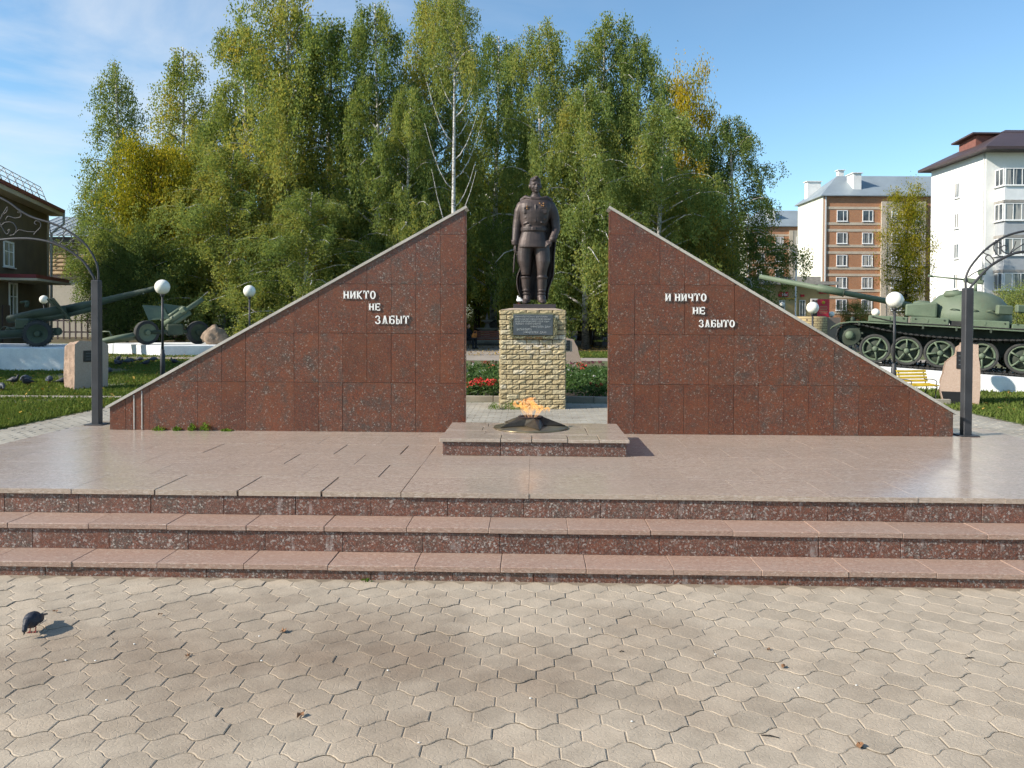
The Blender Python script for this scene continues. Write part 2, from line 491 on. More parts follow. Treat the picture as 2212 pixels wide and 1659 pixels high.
near, rest = vis[:300], vis[300:] + [r for r in rows if not r[2]]
tile_me = tile_mb().mesh('paving_tile', MT['tile'])
for (x, y, _) in near:
    obj('paving_tile', tile_me, front_pave, (x, y, rt.uniform(-.0025, .0025)), (rt.uniform(-.005, .005), rt.uniform(-.005, .005), 0))
mb = MB(); vals = []
for (x, y, _) in rest:
    n0 = len(mb.f)
    t = tile_mb((x, y, rt.uniform(-.0025, .0025)), (rt.uniform(-.005, .005), rt.uniform(-.005, .005)))
    mb.add(t.v, t.f); r = rt.random()
    vals += [r] * (len(mb.f) - n0)
o = mb.build('paving_tile', MT['tile'], front_pave); o['kind'] = 'stuff'
at = o.data.attributes.new('rnd', 'FLOAT', 'FACE'); at.data.foreach_set('value', vals)

# small rectangular block paving behind and beside the monument
mb = MB()
MT['block'] = pm('paving_block_concrete', (.40, .37, .31), .9, .35, 1.6, .4, 60, col2=(.29, .265, .22))
BW, BH = .22, .11
def block(mb, x, y, z, w, h, b=.006):
    vs = [(x, y, z - .02), (x + w, y, z - .02), (x + w, y + h, z - .02), (x, y + h, z - .02),
          (x + b, y + b, z), (x + w - b, y + b, z), (x + w - b, y + h - b, z), (x + b, y + h - b, z)]
    mb.add(vs, [(4, 5, 6, 7), (0, 1, 5, 4), (1, 2, 6, 5), (2, 3, 7, 6), (3, 0, 4, 7)])
yy = 6.2; j = 0
while yy < 15.6:
    for k in range(-36, 36):
        x = (k + .5 * (j % 2)) * BW
        if -7.85 < x < 7.6 and not (abs(x) < 4.9 and yy < 9.2):
            block(mb, x, yy, rt.uniform(-.004, .003), BW - .006, BH - .006)
    yy += BH; j += 1
o = mb.build('paving_block', MT['block'], back_pave); o['kind'] = 'stuff'

# lawns, park ground and paths
lawn_l = structure(sheet('lawn', -60, -7.85, 4.0, 48, -.01, MT['lawn'], div=6)); lawn_l['label'] = 'green lawn left of the monument'
lawn_r = structure(sheet('lawn', 7.85, 60, 4.0, 48, -.01, MT['lawn'], div=6)); lawn_r['label'] = 'green lawn right of the monument'
structure(sheet('park_ground', -7.846, 7.846, 15.704, 33.9, -.012, MT['lawn'], div=4))
structure(sheet('park_ground', -60, 60, 48.004, 110, -.012, MT['park_earth'], div=4))
structure(sheet('park_ground', -7.846, 7.846, 33.904, 48, -.014, MT['park_earth'], div=3))
structure(sheet('path', -20, 20, 30.8, 33.2, -.002, MT['path']))
structure(sheet('path', -6.0, -0.9, 33.204, 47.0, -.004, MT['path']))
structure(sheet('path', -30, -7.9, 16.0, 16.4, -.003, MT['kerb']))
structure(sheet('street', -20, 90, 48.2, 96, -.006, pm('asphalt', (.06, .06, .062), .9, .2, 1.5)))

# ================================================================== PLATFORM WITH STEPS
PZ = .444
plat = thing('monument_platform', 'low stepped platform of polished pink granite under the memorial', 'platform')
n1, n2 = .094, .269
Y1, Y2, Y3, YB = 5.03, 5.305, 5.581, 9.20
OV = .018
mb = MB()
mb.box((0, (Y1 + OV + .02 + YB) / 2, n1 / 2 - .034), (10.9, YB - Y1 - OV - .02, n1))
o = mb.build('step_core', MT['mortar'], plat)
MB().box((0, (Y2 + OV + .02 + YB) / 2, .13), (10.6, YB - Y2 - OV - .02, .19)).build('step_core', MT['mortar'], plat)
MB().box((0, (Y3 + OV + .02 + YB) / 2, .31), (10.16, YB - Y3 - OV - .02, .184)).build('step_core', MT['mortar'], plat)
ST = .036
def slab(name, x0, x1, y0, y1, z0, z1, mat, parent, gap=.002, bev=.003):
    w, d, h = x1 - x0 - 2 * gap, y1 - y0 - 2 * gap, z1 - z0
    mb = MB().box((0, 0, 0), (w, d, h), None, bev)
    return obj(name, mb.mesh(name, mat), parent, ((x0 + x1) / 2, (y0 + y1) / 2, (z0 + z1) / 2))
def cuts(a, b, w, off, jit=.0):
    xs = [a]; x = a + off
    while x < b - .12:
        xs.append(x); x += w * (1 + rt.uniform(-jit, jit))
    xs.append(b); return xs
for (yf, yb, zt, off, half) in ((Y1, Y2 + OV, n1, .31, 5.46), (Y2, Y3 + OV, n2, .12, 5.31)):
    xs = cuts(-half, half, .545, off, .03)
    for a, b in zip(xs, xs[1:]):
        dz = rt.uniform(-.0015, .0015)
        slab('tread_slab', a, b, yf + rt.uniform(-.003, .003), yb + .02, zt - ST + dz, zt + dz, MT['pink_tread'], plat, rt.choice((.0008, .001, .0018)))
for (yr, z0, z1, off, half) in ((Y1 + OV, -.02, n1 - ST, .18, 5.44), (Y2 + OV, n1, n2 - ST, .30, 5.29), (Y3 + OV, n2, PZ - ST, .22, 5.09)):
    xs = cuts(-half, half, .53, off, .03)
    for a, b in zip(xs, xs[1:]):
        slab('riser_tile', a, b, yr + rt.uniform(-.0015, .0015), yr + .03, z0 + .001, z1 - .004, MT['riser_granite'], plat, .0015, .002)
# floor slabs: a wider middle field in line with the flame plinth, narrower slabs to the sides
FH = 5.1
r_y = [Y3, 6.12, 6.62, 7.12, 7.65, 8.18, 8.70, YB]
for j in range(len(r_y) - 1):
    y0, y1 = r_y[j], r_y[j + 1]
    for (a, b, w) in ((-FH, -.93, .60), (-.93, .87, .90), (.87, FH, .60)):
        off = w * (.5 if j % 2 else 1.0) if w < .8 else w
        xs = cuts(a, b, w, off)
        for p, q in zip(xs, xs[1:]):
            dz = rt.uniform(-.0004, .0004); g = .0006
            cx_, cy_ = (p + q) / 2, (y0 + y1) / 2
            if -2.9 < cx_ < -1.0 and 5.7 < cy_ < 7.4 and rt.random() < .35: g = .007; dz -= .002
            slab('floor_slab', p, q, y0 + (0 if j else rt.uniform(-.003, .003)), y1, PZ - ST + dz, PZ + dz, MT['pink_floor'], plat, g, .0008)

# ================================================================== THE TWO WEDGE WALLS
WY = FPX * (CAM_H - PZ) / 251
def text_mesh(body, w, h, depth, bold=.0, spacing=1.0, shear=0.0):
    cu = bpy.data.curves.new('lettering', 'FONT')
    cu.body = body; cu.size = 1.0; cu.extrude = .5; cu.offset = bold; cu.space_character = spacing; cu.shear = shear
    cu.resolution_u = 3
    to = bpy.data.objects.new('lettering', cu); C.objects.link(to)
    dg = bpy.context.evaluated_depsgraph_get()
    me = bpy.data.meshes.new_from_object(to.evaluated_get(dg))
    bpy.data.objects.remove(to); bpy.data.curves.remove(cu)
    n = len(me.vertices); co = np.empty(n * 3); me.vertices.foreach_get('co', co); co = co.reshape(-1, 3)
    lo, hi = co.min(0), co.max(0)
    out = np.empty_like(co)
    out[:, 0] = (co[:, 0] - lo[0]) / (hi[0] - lo[0]) * w
    out[:, 2] = (co[:, 1] - lo[1]) / (hi[1] - lo[1]) * h
    out[:, 1] = -(co[:, 2] - lo[2]) / (hi[2] - lo[2]) * depth
    me.vertices.foreach_set('co', out.ravel()); me.update()
    return me
def clip(poly, a, b, c):                          # keep a*x + b*z <= c
    out = []
    for i in range(len(poly)):
        p, q = poly[i], poly[(i + 1) % len(poly)]
        dp, dq = a * p[0] + b * p[1] - c, a * q[0] + b * q[1] - c
        if dp <= 0: out.append(p)
        if dp * dq < 0:
            t = dp / (dp - dq); out.append((p[0] + (q[0] - p[0]) * t, p[1] + (q[1] - p[1]) * t))
    return out
def area(p): return abs(sum(p[i][0] * p[(i + 1) % len(p)][1] - p[(i + 1) % len(p)][0] * p[i][1] for i in range(len(p)))) / 2
def inset_poly(p, g):
    cx_ = sum(a for a, _ in p) / len(p); cz_ = sum(b for _, b in p) / len(p)
    n = len(p); out = []
    s = 1 if sum(p[i][0] * p[(i + 1) % n][1] - p[(i + 1) % n][0] * p[i][1] for i in range(n)) > 0 else -1
    lines = []
    for i in range(n):
        (x0, z0), (x1, z1) = p[i], p[(i + 1) % n]
        L = math.hypot(x1 - x0, z1 - z0) or 1e-9
        nx, nz = -(z1 - z0) / L * s, (x1 - x0) / L * s
        lines.append((x0 + nx * g, z0 + nz * g, (x1 - x0) / L, (z1 - z0) / L))
    for i in range(n):
        x1, z1, dx1, dz1 = lines[i - 1]; x2, z2, dx2, dz2 = lines[i]
        den = dx1 * dz2 - dz1 * dx2
        if abs(den) < 1e-6: out.append((x2, z2)); continue
        t = ((x2 - x1) * dz2 - (z2 - z1) * dx2) / den
        out.append((x1 + dx1 * t, z1 + dz1 * t))
    return out
def glyph(ch):
    """bold slab-serif capital as convex pieces on a unit box"""
    B = lambda x0, x1, z0, z1: [(x0, z0), (x1, z0), (x1, z1), (x0, z1)]
    V, S, Hh = .26, .05, .15                     # stem width, serif overhang, bar height
    stem = lambda x: [B(x, x + V, 0, 1), B(x - S, x + V + S, 0, .09), B(x - S, x + V + S, .91, 1)]
    l, r = S, 1 - S - V
    ring = lambda cx_, cz_, rx, rz, wx_, wz_, n=14: [[(cx_ + (rx - w_x) * math.cos(t), cz_ + (rz - w_z) * math.sin(t)) for (w_x, w_z, t) in ((0, 0, 2 * math.pi * k / n), (0, 0, 2 * math.pi * (k + 1) / n), (wx_, wz_, 2 * math.pi * (k + 1) / n), (wx_, wz_, 2 * math.pi * k / n))] for k in range(n)]
    if ch == 'Н': return stem(l) + stem(r) + [B(l + V, r, .43, .57)]
    if ch == 'И': return stem(l) + stem(r) + [[(l + V, .12), (l + V, .34), (r, .88), (r, .66)]]
    if ch == 'К': return stem(l) + [[(l + V, .42), (l + V, .62), (.74, 1), (1, 1)], [(l + V, .62), (l + V, .40), (.72, 0), (1, 0)]]
    if ch == 'Т': return [B(.5 - V / 2, .5 + V / 2, 0, 1), B(.5 - V / 2 - S, .5 + V / 2 + S, 0, .09), B(.02, .98, .86, 1), B(.02, .12, .68, .86), B(.88, .98, .68, .86)]
    if ch == 'О': return ring(.5, .5, .5, .5, .26, .13)
    if ch == 'Е': return stem(l) + [B(l + V, .95, 0, .14), B(l + V, .80, .43, .57), B(l + V, .95, .86, 1), B(.85, .95, .14, .30), B(.85, .95, .70, .86)]
    if ch == 'А': return [[(.36, 1), (.10, 0), (.34, 0), (.50, .68)], [(.36, 1), (.50, .68), (.62, 1)], [(.62, 1), (.50, .68), (.66, 0), (.92, 0)], B(.30, .70, .22, .34), B(0, .40, 0, .08), B(.60, 1, 0, .08)]
    if ch == 'З': return ring(.46, .74, .40, .27, .20, .12)[-4:] + ring(.46, .74, .40, .27, .20, .12)[:7] + ring(.48, .28, .46, .29, .23, .13)[:4] + ring(.48, .28, .46, .29, .23, .13)[7:]
    if ch == 'Б': return stem(l) + [B(l + V, .90, .87, 1), B(.80, .90, .72, .87), B(l + V, .66, .48, .61), B(l + V, .66, 0, .13)] + [[(.60 + .36 * math.cos(t0), .305 + .305 * math.sin(t0)), (.60 + .36 * math.cos(t1), .305 + .305 * math.sin(t1)), (.60 + .12 * math.cos(t1), .305 + .18 * math.sin(t1)), (.60 + .12 * math.cos(t0), .305 + .18 * math.sin(t0))] for t0, t1 in ((-math.pi / 2 + math.pi * k / 8, -math.pi / 2 + math.pi * (k + 1) / 8) for k in range(8))]
    if ch == 'Ы': return [B(.02, .22, 0, 1), B(.22, .44, .48, .60), B(.22, .44, 0, .12)] + [[(.40 + .24 * math.cos(t0), .30 + .30 * math.sin(t0)), (.40 + .24 * math.cos(t1), .30 + .30 * math.sin(t1)), (.40 + .07 * math.cos(t1), .30 + .18 * math.sin(t1)), (.40 + .07 * math.cos(t0), .30 + .18 * math.sin(t0))] for t0, t1 in ((-math.pi / 2 + math.pi * k / 8, -math.pi / 2 + math.pi * (k + 1) / 8) for k in range(8))] + [B(.76, .98, 0, 1), B(.72, 1, .92, 1), B(.72, 1, 0, .08)]
    if ch == 'Ч': return stem(r) + [B(l, l + V, .55, 1), B(l - S, l + V + S, .91, 1), [(l, .55), (l + V * .7, .40), (r, .40), (r, .54), (l + V, .55)]]
    return [B(0, 1, 0, 1)]
COLW, ROWH = .263, .530
def m_brickwork():
    m = NT('yellow_brickwork')
    p = m.scalev(m.pos(), (1, 1, 1))
    sw = m.n('CombineXYZ'); sp = m.n('SeparateXYZ', None, Vector=p)
    m.set(sw, 'X', m.math('ADD', sp.outputs[0], sp.outputs[1])); m.set(sw, 'Y', sp.outputs[2])
    b = m.n('TexBrick', None, Vector=sw.outputs[0], Color1=(.46, .36, .19), Color2=(.36, .28, .15), Mortar=(.13, .09, .06), Scale=1.0)
    b.inputs['Brick Width'].default_value = .25; b.inputs['Row Height'].default_value = .088; b.inputs['Mortar Size'].default_value = .008
    c = m.mix(.4, b.outputs['Color'], m.ramp(m.noise(p, 30, 4), [(.3, .6), (.7, 1.1)]), 'MULTIPLY')
    m.pbsdf(c, .9, m.bump(m.math('SUBTRACT', m.noise(p, 40, 4), m.math('MULTIPLY', b.outputs['Fac'], .6)), .6, .02), 0, .2)
    return m.m
MT['brickwork'] = m_brickwork()
def wedge(sgn, xi, xo, zi, zo, label, lines):
    """granite-faced wedge wall; xi/xo inner and outer end, zi/zo their heights above the platform"""
    w = thing('memorial_wall', label, 'wall', ((xi + xo) / 2, WY, PZ), 0, 'wedge walls beside the statue')
    ox = (xi + xo) / 2
    L = abs(xo - xi)
    prof = [(0, 0), (L, 0), (L, zo), (0, zi)]                       # u from the inner end outwards
    X = lambda u: xi + sgn * u - ox
    MB().prism([(X(u), .032, z) for u, z in inset_poly(prof, .012)], (0, .022, 0)).build('mortar_bed', MT['wall_joint'], w)
    MB().prism([(X(u), .056, z) for u, z in inset_poly(prof, .004)], (0, .16, 0)).build('brick_backing', MT['brickwork'], w)
    # slope line: z = zi + (zo - zi) u / L
    k = (zo - zi) / L
    us = [0.0]
    while us[-1] + COLW < L - .05: us.append(us[-1] + COLW)
    us.append(L)
    if sgn < 0: us.insert(-1, L - .245); us = sorted(us)
    skip = set()
    for r in range(5):
        i = 0
        while i < len(us) - 1:
            z0, z1 = r * ROWH, (r + 1) * ROWH
            span = 2 if (rt.random() < .30 and i + 2 < len(us)) else 1   # a few double-width panels
            poly = clip([(us[i], z0), (us[i + span], z0), (us[i + span], z1), (us[i], z1)], -k, 1.0, zi)
            i += span
            if len(poly) < 3 or area(poly) < .004: continue
            p2 = inset_poly(poly, .0011 if rt.random() < .65 else .0020)
            dy = rt.uniform(-.0012, .0012)
            mb = MB().prism([(X(u), dy, z) for u, z in p2], (0, .030, 0))
            obj('granite_tile', mb.mesh('granite_tile', MT['red_granite']), w)
    # inner end panel of granite
    for r in range(5):
        z0, z1 = r * ROWH, min((r + 1) * ROWH, zi - .02)
        if z1 - z0 > .03:
            MB().box((X(-.006 - .002), .030, (z0 + z1) / 2), (.014, .055, z1 - z0 - .004)).build('granite_tile', MT['red_granite'], w)
    # capping strip along the slope, in lengths
    n = 5; hyp = math.hypot(L, zi - zo)
    ux, uz = L / hyp, (zo - zi) / hyp
    for i in range(n):
        a, b = i * hyp / n - (.03 if i == 0 else 0), (i + 1) * hyp / n + (.035 if i == n - 1 else 0) - .004
        pa, pb = (ux * a, zi + uz * a), (ux * b, zi + uz * b)
        nx, nz = -uz * .028, ux * .028
        MB().prism([(X(pa[0]), -.022, pa[1] + .001), (X(pb[0]), -.022, pb[1] + .001), (X(pb[0] + nx), -.022, pb[1] + nz), (X(pa[0] + nx), -.022, pa[1] + nz)], (0, .262, 0)).build('capping_strip', MT['cap_strip'], w)
    for (body, x0, y0, x1, y1) in lines:
        a, b = P(x0, y1, WY - .003), P(x1, y0, WY - .003)
        n_ = sum(.45 if ch == ' ' else 1.0 for ch in body); gap = .16
        cw = (b.x - a.x) / (n_ * (1 + gap) - gap); ht = b.z - a.z; x = a.x
        for ch in body:
            if ch == ' ': x += cw * .45 * (1 + gap); continue
            mb = MB()
            for q in glyph(ch): mb.prism([(u * cw, 0, v * ht) for u, v in q], (0, -.010, 0))
            o = obj('letter', mb.mesh('letter', MT['letter_white']), w, (x - ox, -.0035, a.z - PZ)); o['label'] = 'raised white letter ' + ch
            x += cw * (1 + gap)
    return w
xli, xlo = P(1003, 900, WY).x, P(237, 900, WY).x
xri, xro = P(1316, 900, WY).x, P(2059, 920, WY).x
zli = P(1003, 452, WY).z - PZ; zlo = P(237, 880, WY).z - PZ
zri = P(1317, 453, WY).z - PZ; zro = P(2059, 893, WY).z - PZ
wall_l = wedge(-1, xli, xlo, zli, zlo, 'left red granite wedge wall lettered НИКТО НЕ ЗАБЫТ in white',
      [('НИКТО', 742, 628, 812, 646), ('НЕ', 797, 655, 822, 671), ('ЗАБЫТ', 810, 682, 884, 700)])
wall_r = wedge(1, xri, xro, zri, zro, 'right red granite wedge wall lettered И НИЧТО НЕ ЗАБЫТО in white',
      [('И НИЧТО', 1437, 634, 1526, 651), ('НЕ', 1496, 663, 1523, 679), ('ЗАБЫТО', 1509, 691, 1587, 707)])
# two pale grout lines near the left end of the left wall
for px, pt in ((290, 852), (307, 843)):
    a = P(px, 928, WY).x
    MB().box((0, 0, 0), (.011, .004, P(px, pt, WY).z - PZ - .01)).build('grout_line', MT['joint_white'], wall_l).location = (a - wall_l.location.x, -.0045, (P(px, pt, WY).z - PZ) / 2)

# ================================================================== FLAME PLINTH, STAR, FLAME
FX = P(1154, 955, 7.07).x
FZ = PZ + .154
FY = 7.80
pl = thing('flame_plinth', 'low red granite plinth carrying the eternal flame', 'plinth', (FX, 7.625, PZ))
PW, PD = .848, .555
MB().box((0, .02, .06), (2 * PW - .12, 2 * PD - .1, .12)).build('core', MT['mortar'], pl)
for a, b in zip((-PW + .025, -.30, .26, PW - .025), (-.30, .26, PW - .025)):
    slab('face_tile', a, b, -PD + .025, -PD + .047, .001, .121, MT['riser_granite'], pl)
for sx in (-1, 1):
    x = sx * (PW - .036)
    slab('face_tile', x - .011, x + .011, -PD + .05, .0, .001, .121, MT['riser_granite'], pl)
    slab('face_tile', x - .011, x + .011, .0, PD - .05, .001, .121, MT['riser_granite'], pl)
slab('face_tile', -PW + .025, PW - .025, PD - .047, PD - .025, .001, .121, MT['riser_granite'], pl)
for (y0, y1, xs) in ((-PD, -PD + .30, (-PW, -.30, -.02, .30, .58, PW)), (-PD + .30, 0, (-PW, -.46, .5, PW)), (0, .28, (-PW, -.5, .1, .5, PW)), (.28, PD, (-PW, -.46, .2, PW))):
    for a, b in zip(xs, xs[1:]):
        dz = rt.uniform(-.003, .001)
        slab('top_slab', a, b, y0, y1, .124 + dz, .154 + dz, MT['pink_floor'], pl, rt.choice((.0015, .003, .004)), .003)
st = thing('star_burner', 'brass five-pointed star burner on a round dish, bearing the flame', 'burner', (P(1146, 925, FY).x, FY, FZ)); st.scale = (1, 1, .84)
MB().lathe([(.02, .0), (.36, .0), (.366, .008), (.36, .016), (.30, .030), (.2, .040), (.05, .044)], 56).build('dish', MT['disc_metal'], st)
mb = MB(); ro, ri, rt_in = .345, .165, .12
a0 = R(-75)
outer, top = [], []
for k in range(10):
    a = a0 + k * math.pi / 5
    r = ro if k % 2 == 0 else ri
    outer.append((r * math.cos(a), r * math.sin(a), .035 if k % 2 == 0 else .050))
    rr = .135 if k % 2 == 0 else .105
    top.append((rr * math.cos(a), rr * math.sin(a), .128))
low = [(x * .97, y * .97, z - .008) for x, y, z in outer]
fs = [[k, (k + 1) % 10, 10 + (k + 1) % 10, 10 + k] for k in range(10)] + [[20 + k, 20 + (k + 1) % 10, (k + 1) % 10, k] for k in range(10)] + [[20 + k for k in range(10)]]
mb.add(outer + top + low, fs).build('star', MT['star_metal'], st)
MB().lathe([(.085, .10), (.125, .128), (.125, .136), (.10, .136), (.092, .118), (.02, .112)], 30).build('burner_ring', MT['soot'], st)

def m_flame():
    m = NT('flame')
    tc = m.n('TexCoord').outputs['Object']
    sp = m.n('SeparateXYZ', None, Vector=tc)
    h = m.math('MULTIPLY', sp.outputs[2], 4.4)
    col = m.ramp(h, [(0.0, (1, .50, .32)), (.3, (1, .42, .10)), (.65, (1, .27, .035)), (1.0, (1, .14, .012))])
    nz = m.noise(m.scalev(tc, (1, 1, .6)), 34, 4, .65, 2.2)
    core = m.ramp(nz, [(.44, 0.0), (.66, 1.0)])
    col = m.mix(core, col, (1, .66, .24))
    em = m.n('Emission', None, Color=col, Strength=.95)
    tr = m.n('BsdfTransparent')
    al = m.math('MULTIPLY', m.ramp(h, [(0.0, .03), (.22, .14), (.6, .28), (1.0, .22)]), m.ramp(nz, [(.36, .02), (.56, 1.0)]))
    mx = m.n('MixShader'); m.set(mx, '#0', al); m.set(mx, '#1', tr.outputs[0]); m.set(mx, '#2', em.outputs[0])
    m.t.links.new(mx.outputs[0], m.out.inputs['Surface'])
    return m.m
MT['flame'] = m_flame()
fl = thing('flame', 'orange eternal flame blown sideways above the star', 'flame', (st.location.x, FY, FZ + .103)); fl.scale = (.92, .92, .92)
sc = FY / FPX
def tongue(pts, rad, yo):
    mb = MB()
    P3 = [Vector(((x - 1146) * sc, yo + .02 * math.sin(i * 1.3 + yo * 40), (901 - y) * sc)) for i, (x, y) in enumerate(pts)]
    fine, rf = [], []
    n = len(P3)
    for i in range(n - 1):                       # Catmull-Rom
        p0, p1, p2, p3 = P3[max(i - 1, 0)], P3[i], P3[i + 1], P3[min(i + 2, n - 1)]
        for q in range(5):
            t = q / 5
            fine.append(.5 * ((2 * p1) + (p2 - p0) * t + (2 * p0 - 5 * p1 + 4 * p2 - p3) * t * t + (3 * p1 - p0 - 3 * p2 + p3) * t ** 3))
            rf.append((rad[i] * (1 - t) + rad[i + 1] * t) * sc * .5)
    fine.append(P3[-1]); rf.append(rad[-1] * sc)
    mb.tube(fine, rf, 8, .55, up=(0, 1, 0))
    return mb
for pts, rad, yo in (
    ([(1134, 901), (1131, 890), (1127, 880), (1120, 876), (1112, 874), (1108, 867), (1112, 862)], [2, 3, 5, 6, 5, 4, .4], -.02),
    ([(1140, 901), (1137, 888), (1132, 879), (1126, 873), (1122, 868), (1117, 864)], [2.5, 4, 7, 7, 5, .4], .03),
    ([(1142, 901), (1141, 889), (1137, 878), (1135, 868), (1131, 861), (1130, 857)], [2.5, 4, 8, 8, 5, .4], -.05),
    ([(1148, 901), (1147, 890), (1146, 878), (1145, 868), (1141, 861), (1149, 855), (1157, 859)], [3, 5, 8, 9, 6, 3.5, .4], .0),
    ([(1150, 901), (1151, 890), (1153, 879), (1150, 869), (1146, 862), (1139, 859)], [3, 4.5, 8, 8, 5, .5], .05),
    ([(1153, 901), (1155, 891), (1160, 882), (1159, 873), (1154, 867), (1152, 861)], [2.5, 4, 7, 7, 4, .4], -.03),
    ([(1157, 901), (1160, 892), (1166, 885), (1168, 879), (1163, 874), (1160, 869)], [2, 3.5, 6, 5, 4, .4], .03),
    ([(1159, 900), (1164, 891), (1169, 884), (1173, 879), (1176, 882)], [1.5, 3, 4.5, 4, .4], -.01),
    ([(1160, 880), (1166, 876), (1171, 877), (1174, 882)], [2, 4, 4, .4], .06),
    ([(1179, 889), (1180, 884), (1184, 880), (1188, 883), (1189, 887)], [.5, 3.5, 5, 4, .4], .01)):
    for k in range(3):
        rk = random.Random(int(pts[0][0] * 7 + k))
        pj = [(x + (rk.uniform(-5, 5) if 0 < i else rk.uniform(-2, 2)), y + (rk.uniform(-4, 3) if i else 0)) for i, (x, y) in enumerate(pts)]
        tongue(pj, [r_ * rk.uniform(.6, 1.1) for r_ in rad], yo + rk.uniform(-.03, .03)).build('flame_tongue', MT['flame'], fl)

# ================================================================== BRICK PEDESTAL
PY = 14.6
PX = P(1150, 880, PY).x
CH = .0912; NC = 20; HW = .60
ped = thing('brick_pedestal', 'square pedestal of rough yellow split-face bricks under the bronze soldier', 'pedestal', (PX, PY, 0))
def m_brick():
    m = NT('split_face_brick')
    p = m.pos()
    oi = m.n('ObjectInfo').outputs['Random']
    c = m.ramp(oi, [(0, (.46, .36, .20)), (.3, (.56, .455, .27)), (.6, (.48, .385, .225)), (.90, (.60, .51, .33)), (.99, (.64, .57, .43))])
    c = m.mix(.6, c, m.ramp(m.noise(p, 28, 4, .65), [(.3, .55), (.68, 1.1)]), 'MULTIPLY')
    # lime bloom round the plaque: a patch with its own place on the pedestal
    d = m.n('VectorMath', {'operation': 'DISTANCE'}); m.set(d, '#0', m.scalev(p, (.8, .0, 1.7))); m.set(d, '#1', ((PX + .12) * .8, 0, 1.18 * 1.7))
    bl = m.math('MULTIPLY', m.ramp(d.outputs['Value'], [(.10, 1.0), (.55, 0.0)]), m.ramp(m.noise(p, 11, 4, .6), [(.44, 0.0), (.62, 1.0)]))
    c = m.mix(m.math('MULTIPLY', bl, .6), c, (.62, .58, .53))
    m.pbsdf(c, .9, m.bump(m.noise(p, 46, 5, .6), .9, .02), 0, .2)
    return m.m
MT['split_brick'] = m_brick()
rb = random.Random(11)
def brick_me(L, k, smooth_face=False):
    """rough split-face brick, front towards -y"""
    nx, nz = (5 if L > .2 else 3), 3
    h = CH - .015; d = .1
    vs, fs = [], []
    for jz in range(nz + 1):
        for ix in range(nx + 1):
            x = -L / 2 + L * ix / nx; z = h * jz / nz
            e = ix in (0, nx) or jz in (0, nz)
            yy = -.008 - .016 * rb.random() * (0.1 if smooth_face else 1)
            if e: yy = -.006 - .010 * rb.random() * (0.1 if smooth_face else 1)
            jx = 0 if e else rb.uniform(-.012, .012)
            vs.append((x + jx, yy, z + (0 if e else rb.uniform(-.01, .01))))
    for jz in range(nz):
        for ix in range(nx):
            a = jz * (nx + 1) + ix
            fs.append((a, a + 1, a + nx + 2, a + nx + 1))
    n0 = len(vs)
    vs += [(-L / 2, d, 0), (L / 2, d, 0), (L / 2, d, h), (-L / 2, d, h)]
    bot = list(range(nx + 1)); top = [nz * (nx + 1) + i for i in range(nx + 1)]
    fs += [bot[::-1] + [n0, n0 + 1], top + [n0 + 2, n0 + 3]]
    fs += [[jz * (nx + 1) for jz in range(nz + 1)] + [n0 + 3, n0], [nx + jz * (nx + 1) for jz in range(nz + 1)][::-1] + [n0 + 1, n0 + 2]]
    return MB().add(vs, fs).mesh('brick', MT['split_brick'])
LONG = [brick_me(.227, k) for k in range(9)]
HALF = [brick_me(.107, k) for k in range(4)] + [brick_me(.107, 9, True)]
MB().box((0, HW, NC * CH / 2 - .006), (2 * HW - .06, 2 * HW - .06, NC * CH - .012)).build('mortar_core', pm('brown_mortar', (.07, .045, .028), .95, .3, 10, .4, 60), ped)
def course(r, length, odd):
    out = []
    if odd: spans = [.12] + [.24] * round((length - .24) / .24) + [.12]
    else: spans = [.24] * round(length / .24)
    x = -sum(spans) / 2
    for s_ in spans: out.append((x + s_ / 2, s_)); x += s_
    return out
for r in range(NC):
    bulge = .004 * max(0, 6 - r)
    for x, s_ in course(r, 2 * HW, (NC - 1 - r) % 2):
        o = obj('brick', rb.choice(LONG if s_ > .2 else HALF), ped, (x * (1 + bulge * .3), -.002, r * CH + .003), (rb.uniform(-.02, .02), 0, rb.uniform(-.012, .012)))
    for sd in (-1, 1):
        for y, s_ in course(r, 1.08 if r % 2 else .96, (NC - 1 - r) % 2 == 0):
            o = obj('brick', rb.choice(LONG if s_ > .2 else HALF), ped, (sd * (HW + .002 - (0)), HW + .01 + y * .98, r * CH + .003), (0, 0, -sd * math.pi / 2 * -1 if sd > 0 else -math.pi / 2))
mb = MB()
for r in range(NC):
    for x, s_ in course(r, 2 * HW, (NC - 1 - r) % 2):
        me = rb.choice(LONG if s_ > .2 else HALF)
        T = Matrix.Translation((x, 2 * HW + .002, r * CH + .003)) @ RZ(math.pi)
        mb.add([v.co for v in me.vertices], [list(p.vertices) for p in me.polygons], T)
o = mb.build('brick', MT['split_brick'], ped); o['kind'] = 'stuff'
TOPZ = NC * CH
capm = MB()
nn_ = 14
vs, fs = [], []
for j in range(nn_ + 1):
    for i in range(nn_ + 1):
        u, v = i / nn_, j / nn_
        e = min(u, 1 - u, v, 1 - v)
        vs.append((-HW + .01 + (2 * HW - .02) * u, .01 + (2 * HW - .02) * v, TOPZ - .004 + min(1, e * 7) * .030 + rb.uniform(-.003, .003)))
fs = [(j * (nn_ + 1) + i, j * (nn_ + 1) + i + 1, (j + 1) * (nn_ + 1) + i + 1, (j + 1) * (nn_ + 1) + i) for j in range(nn_) for i in range(nn_)]
capm.add(vs, fs, None, True).build('mortar_cap', pm('pale_mortar', (.50, .39, .29), .9, .25, 6, .5, 40), ped)
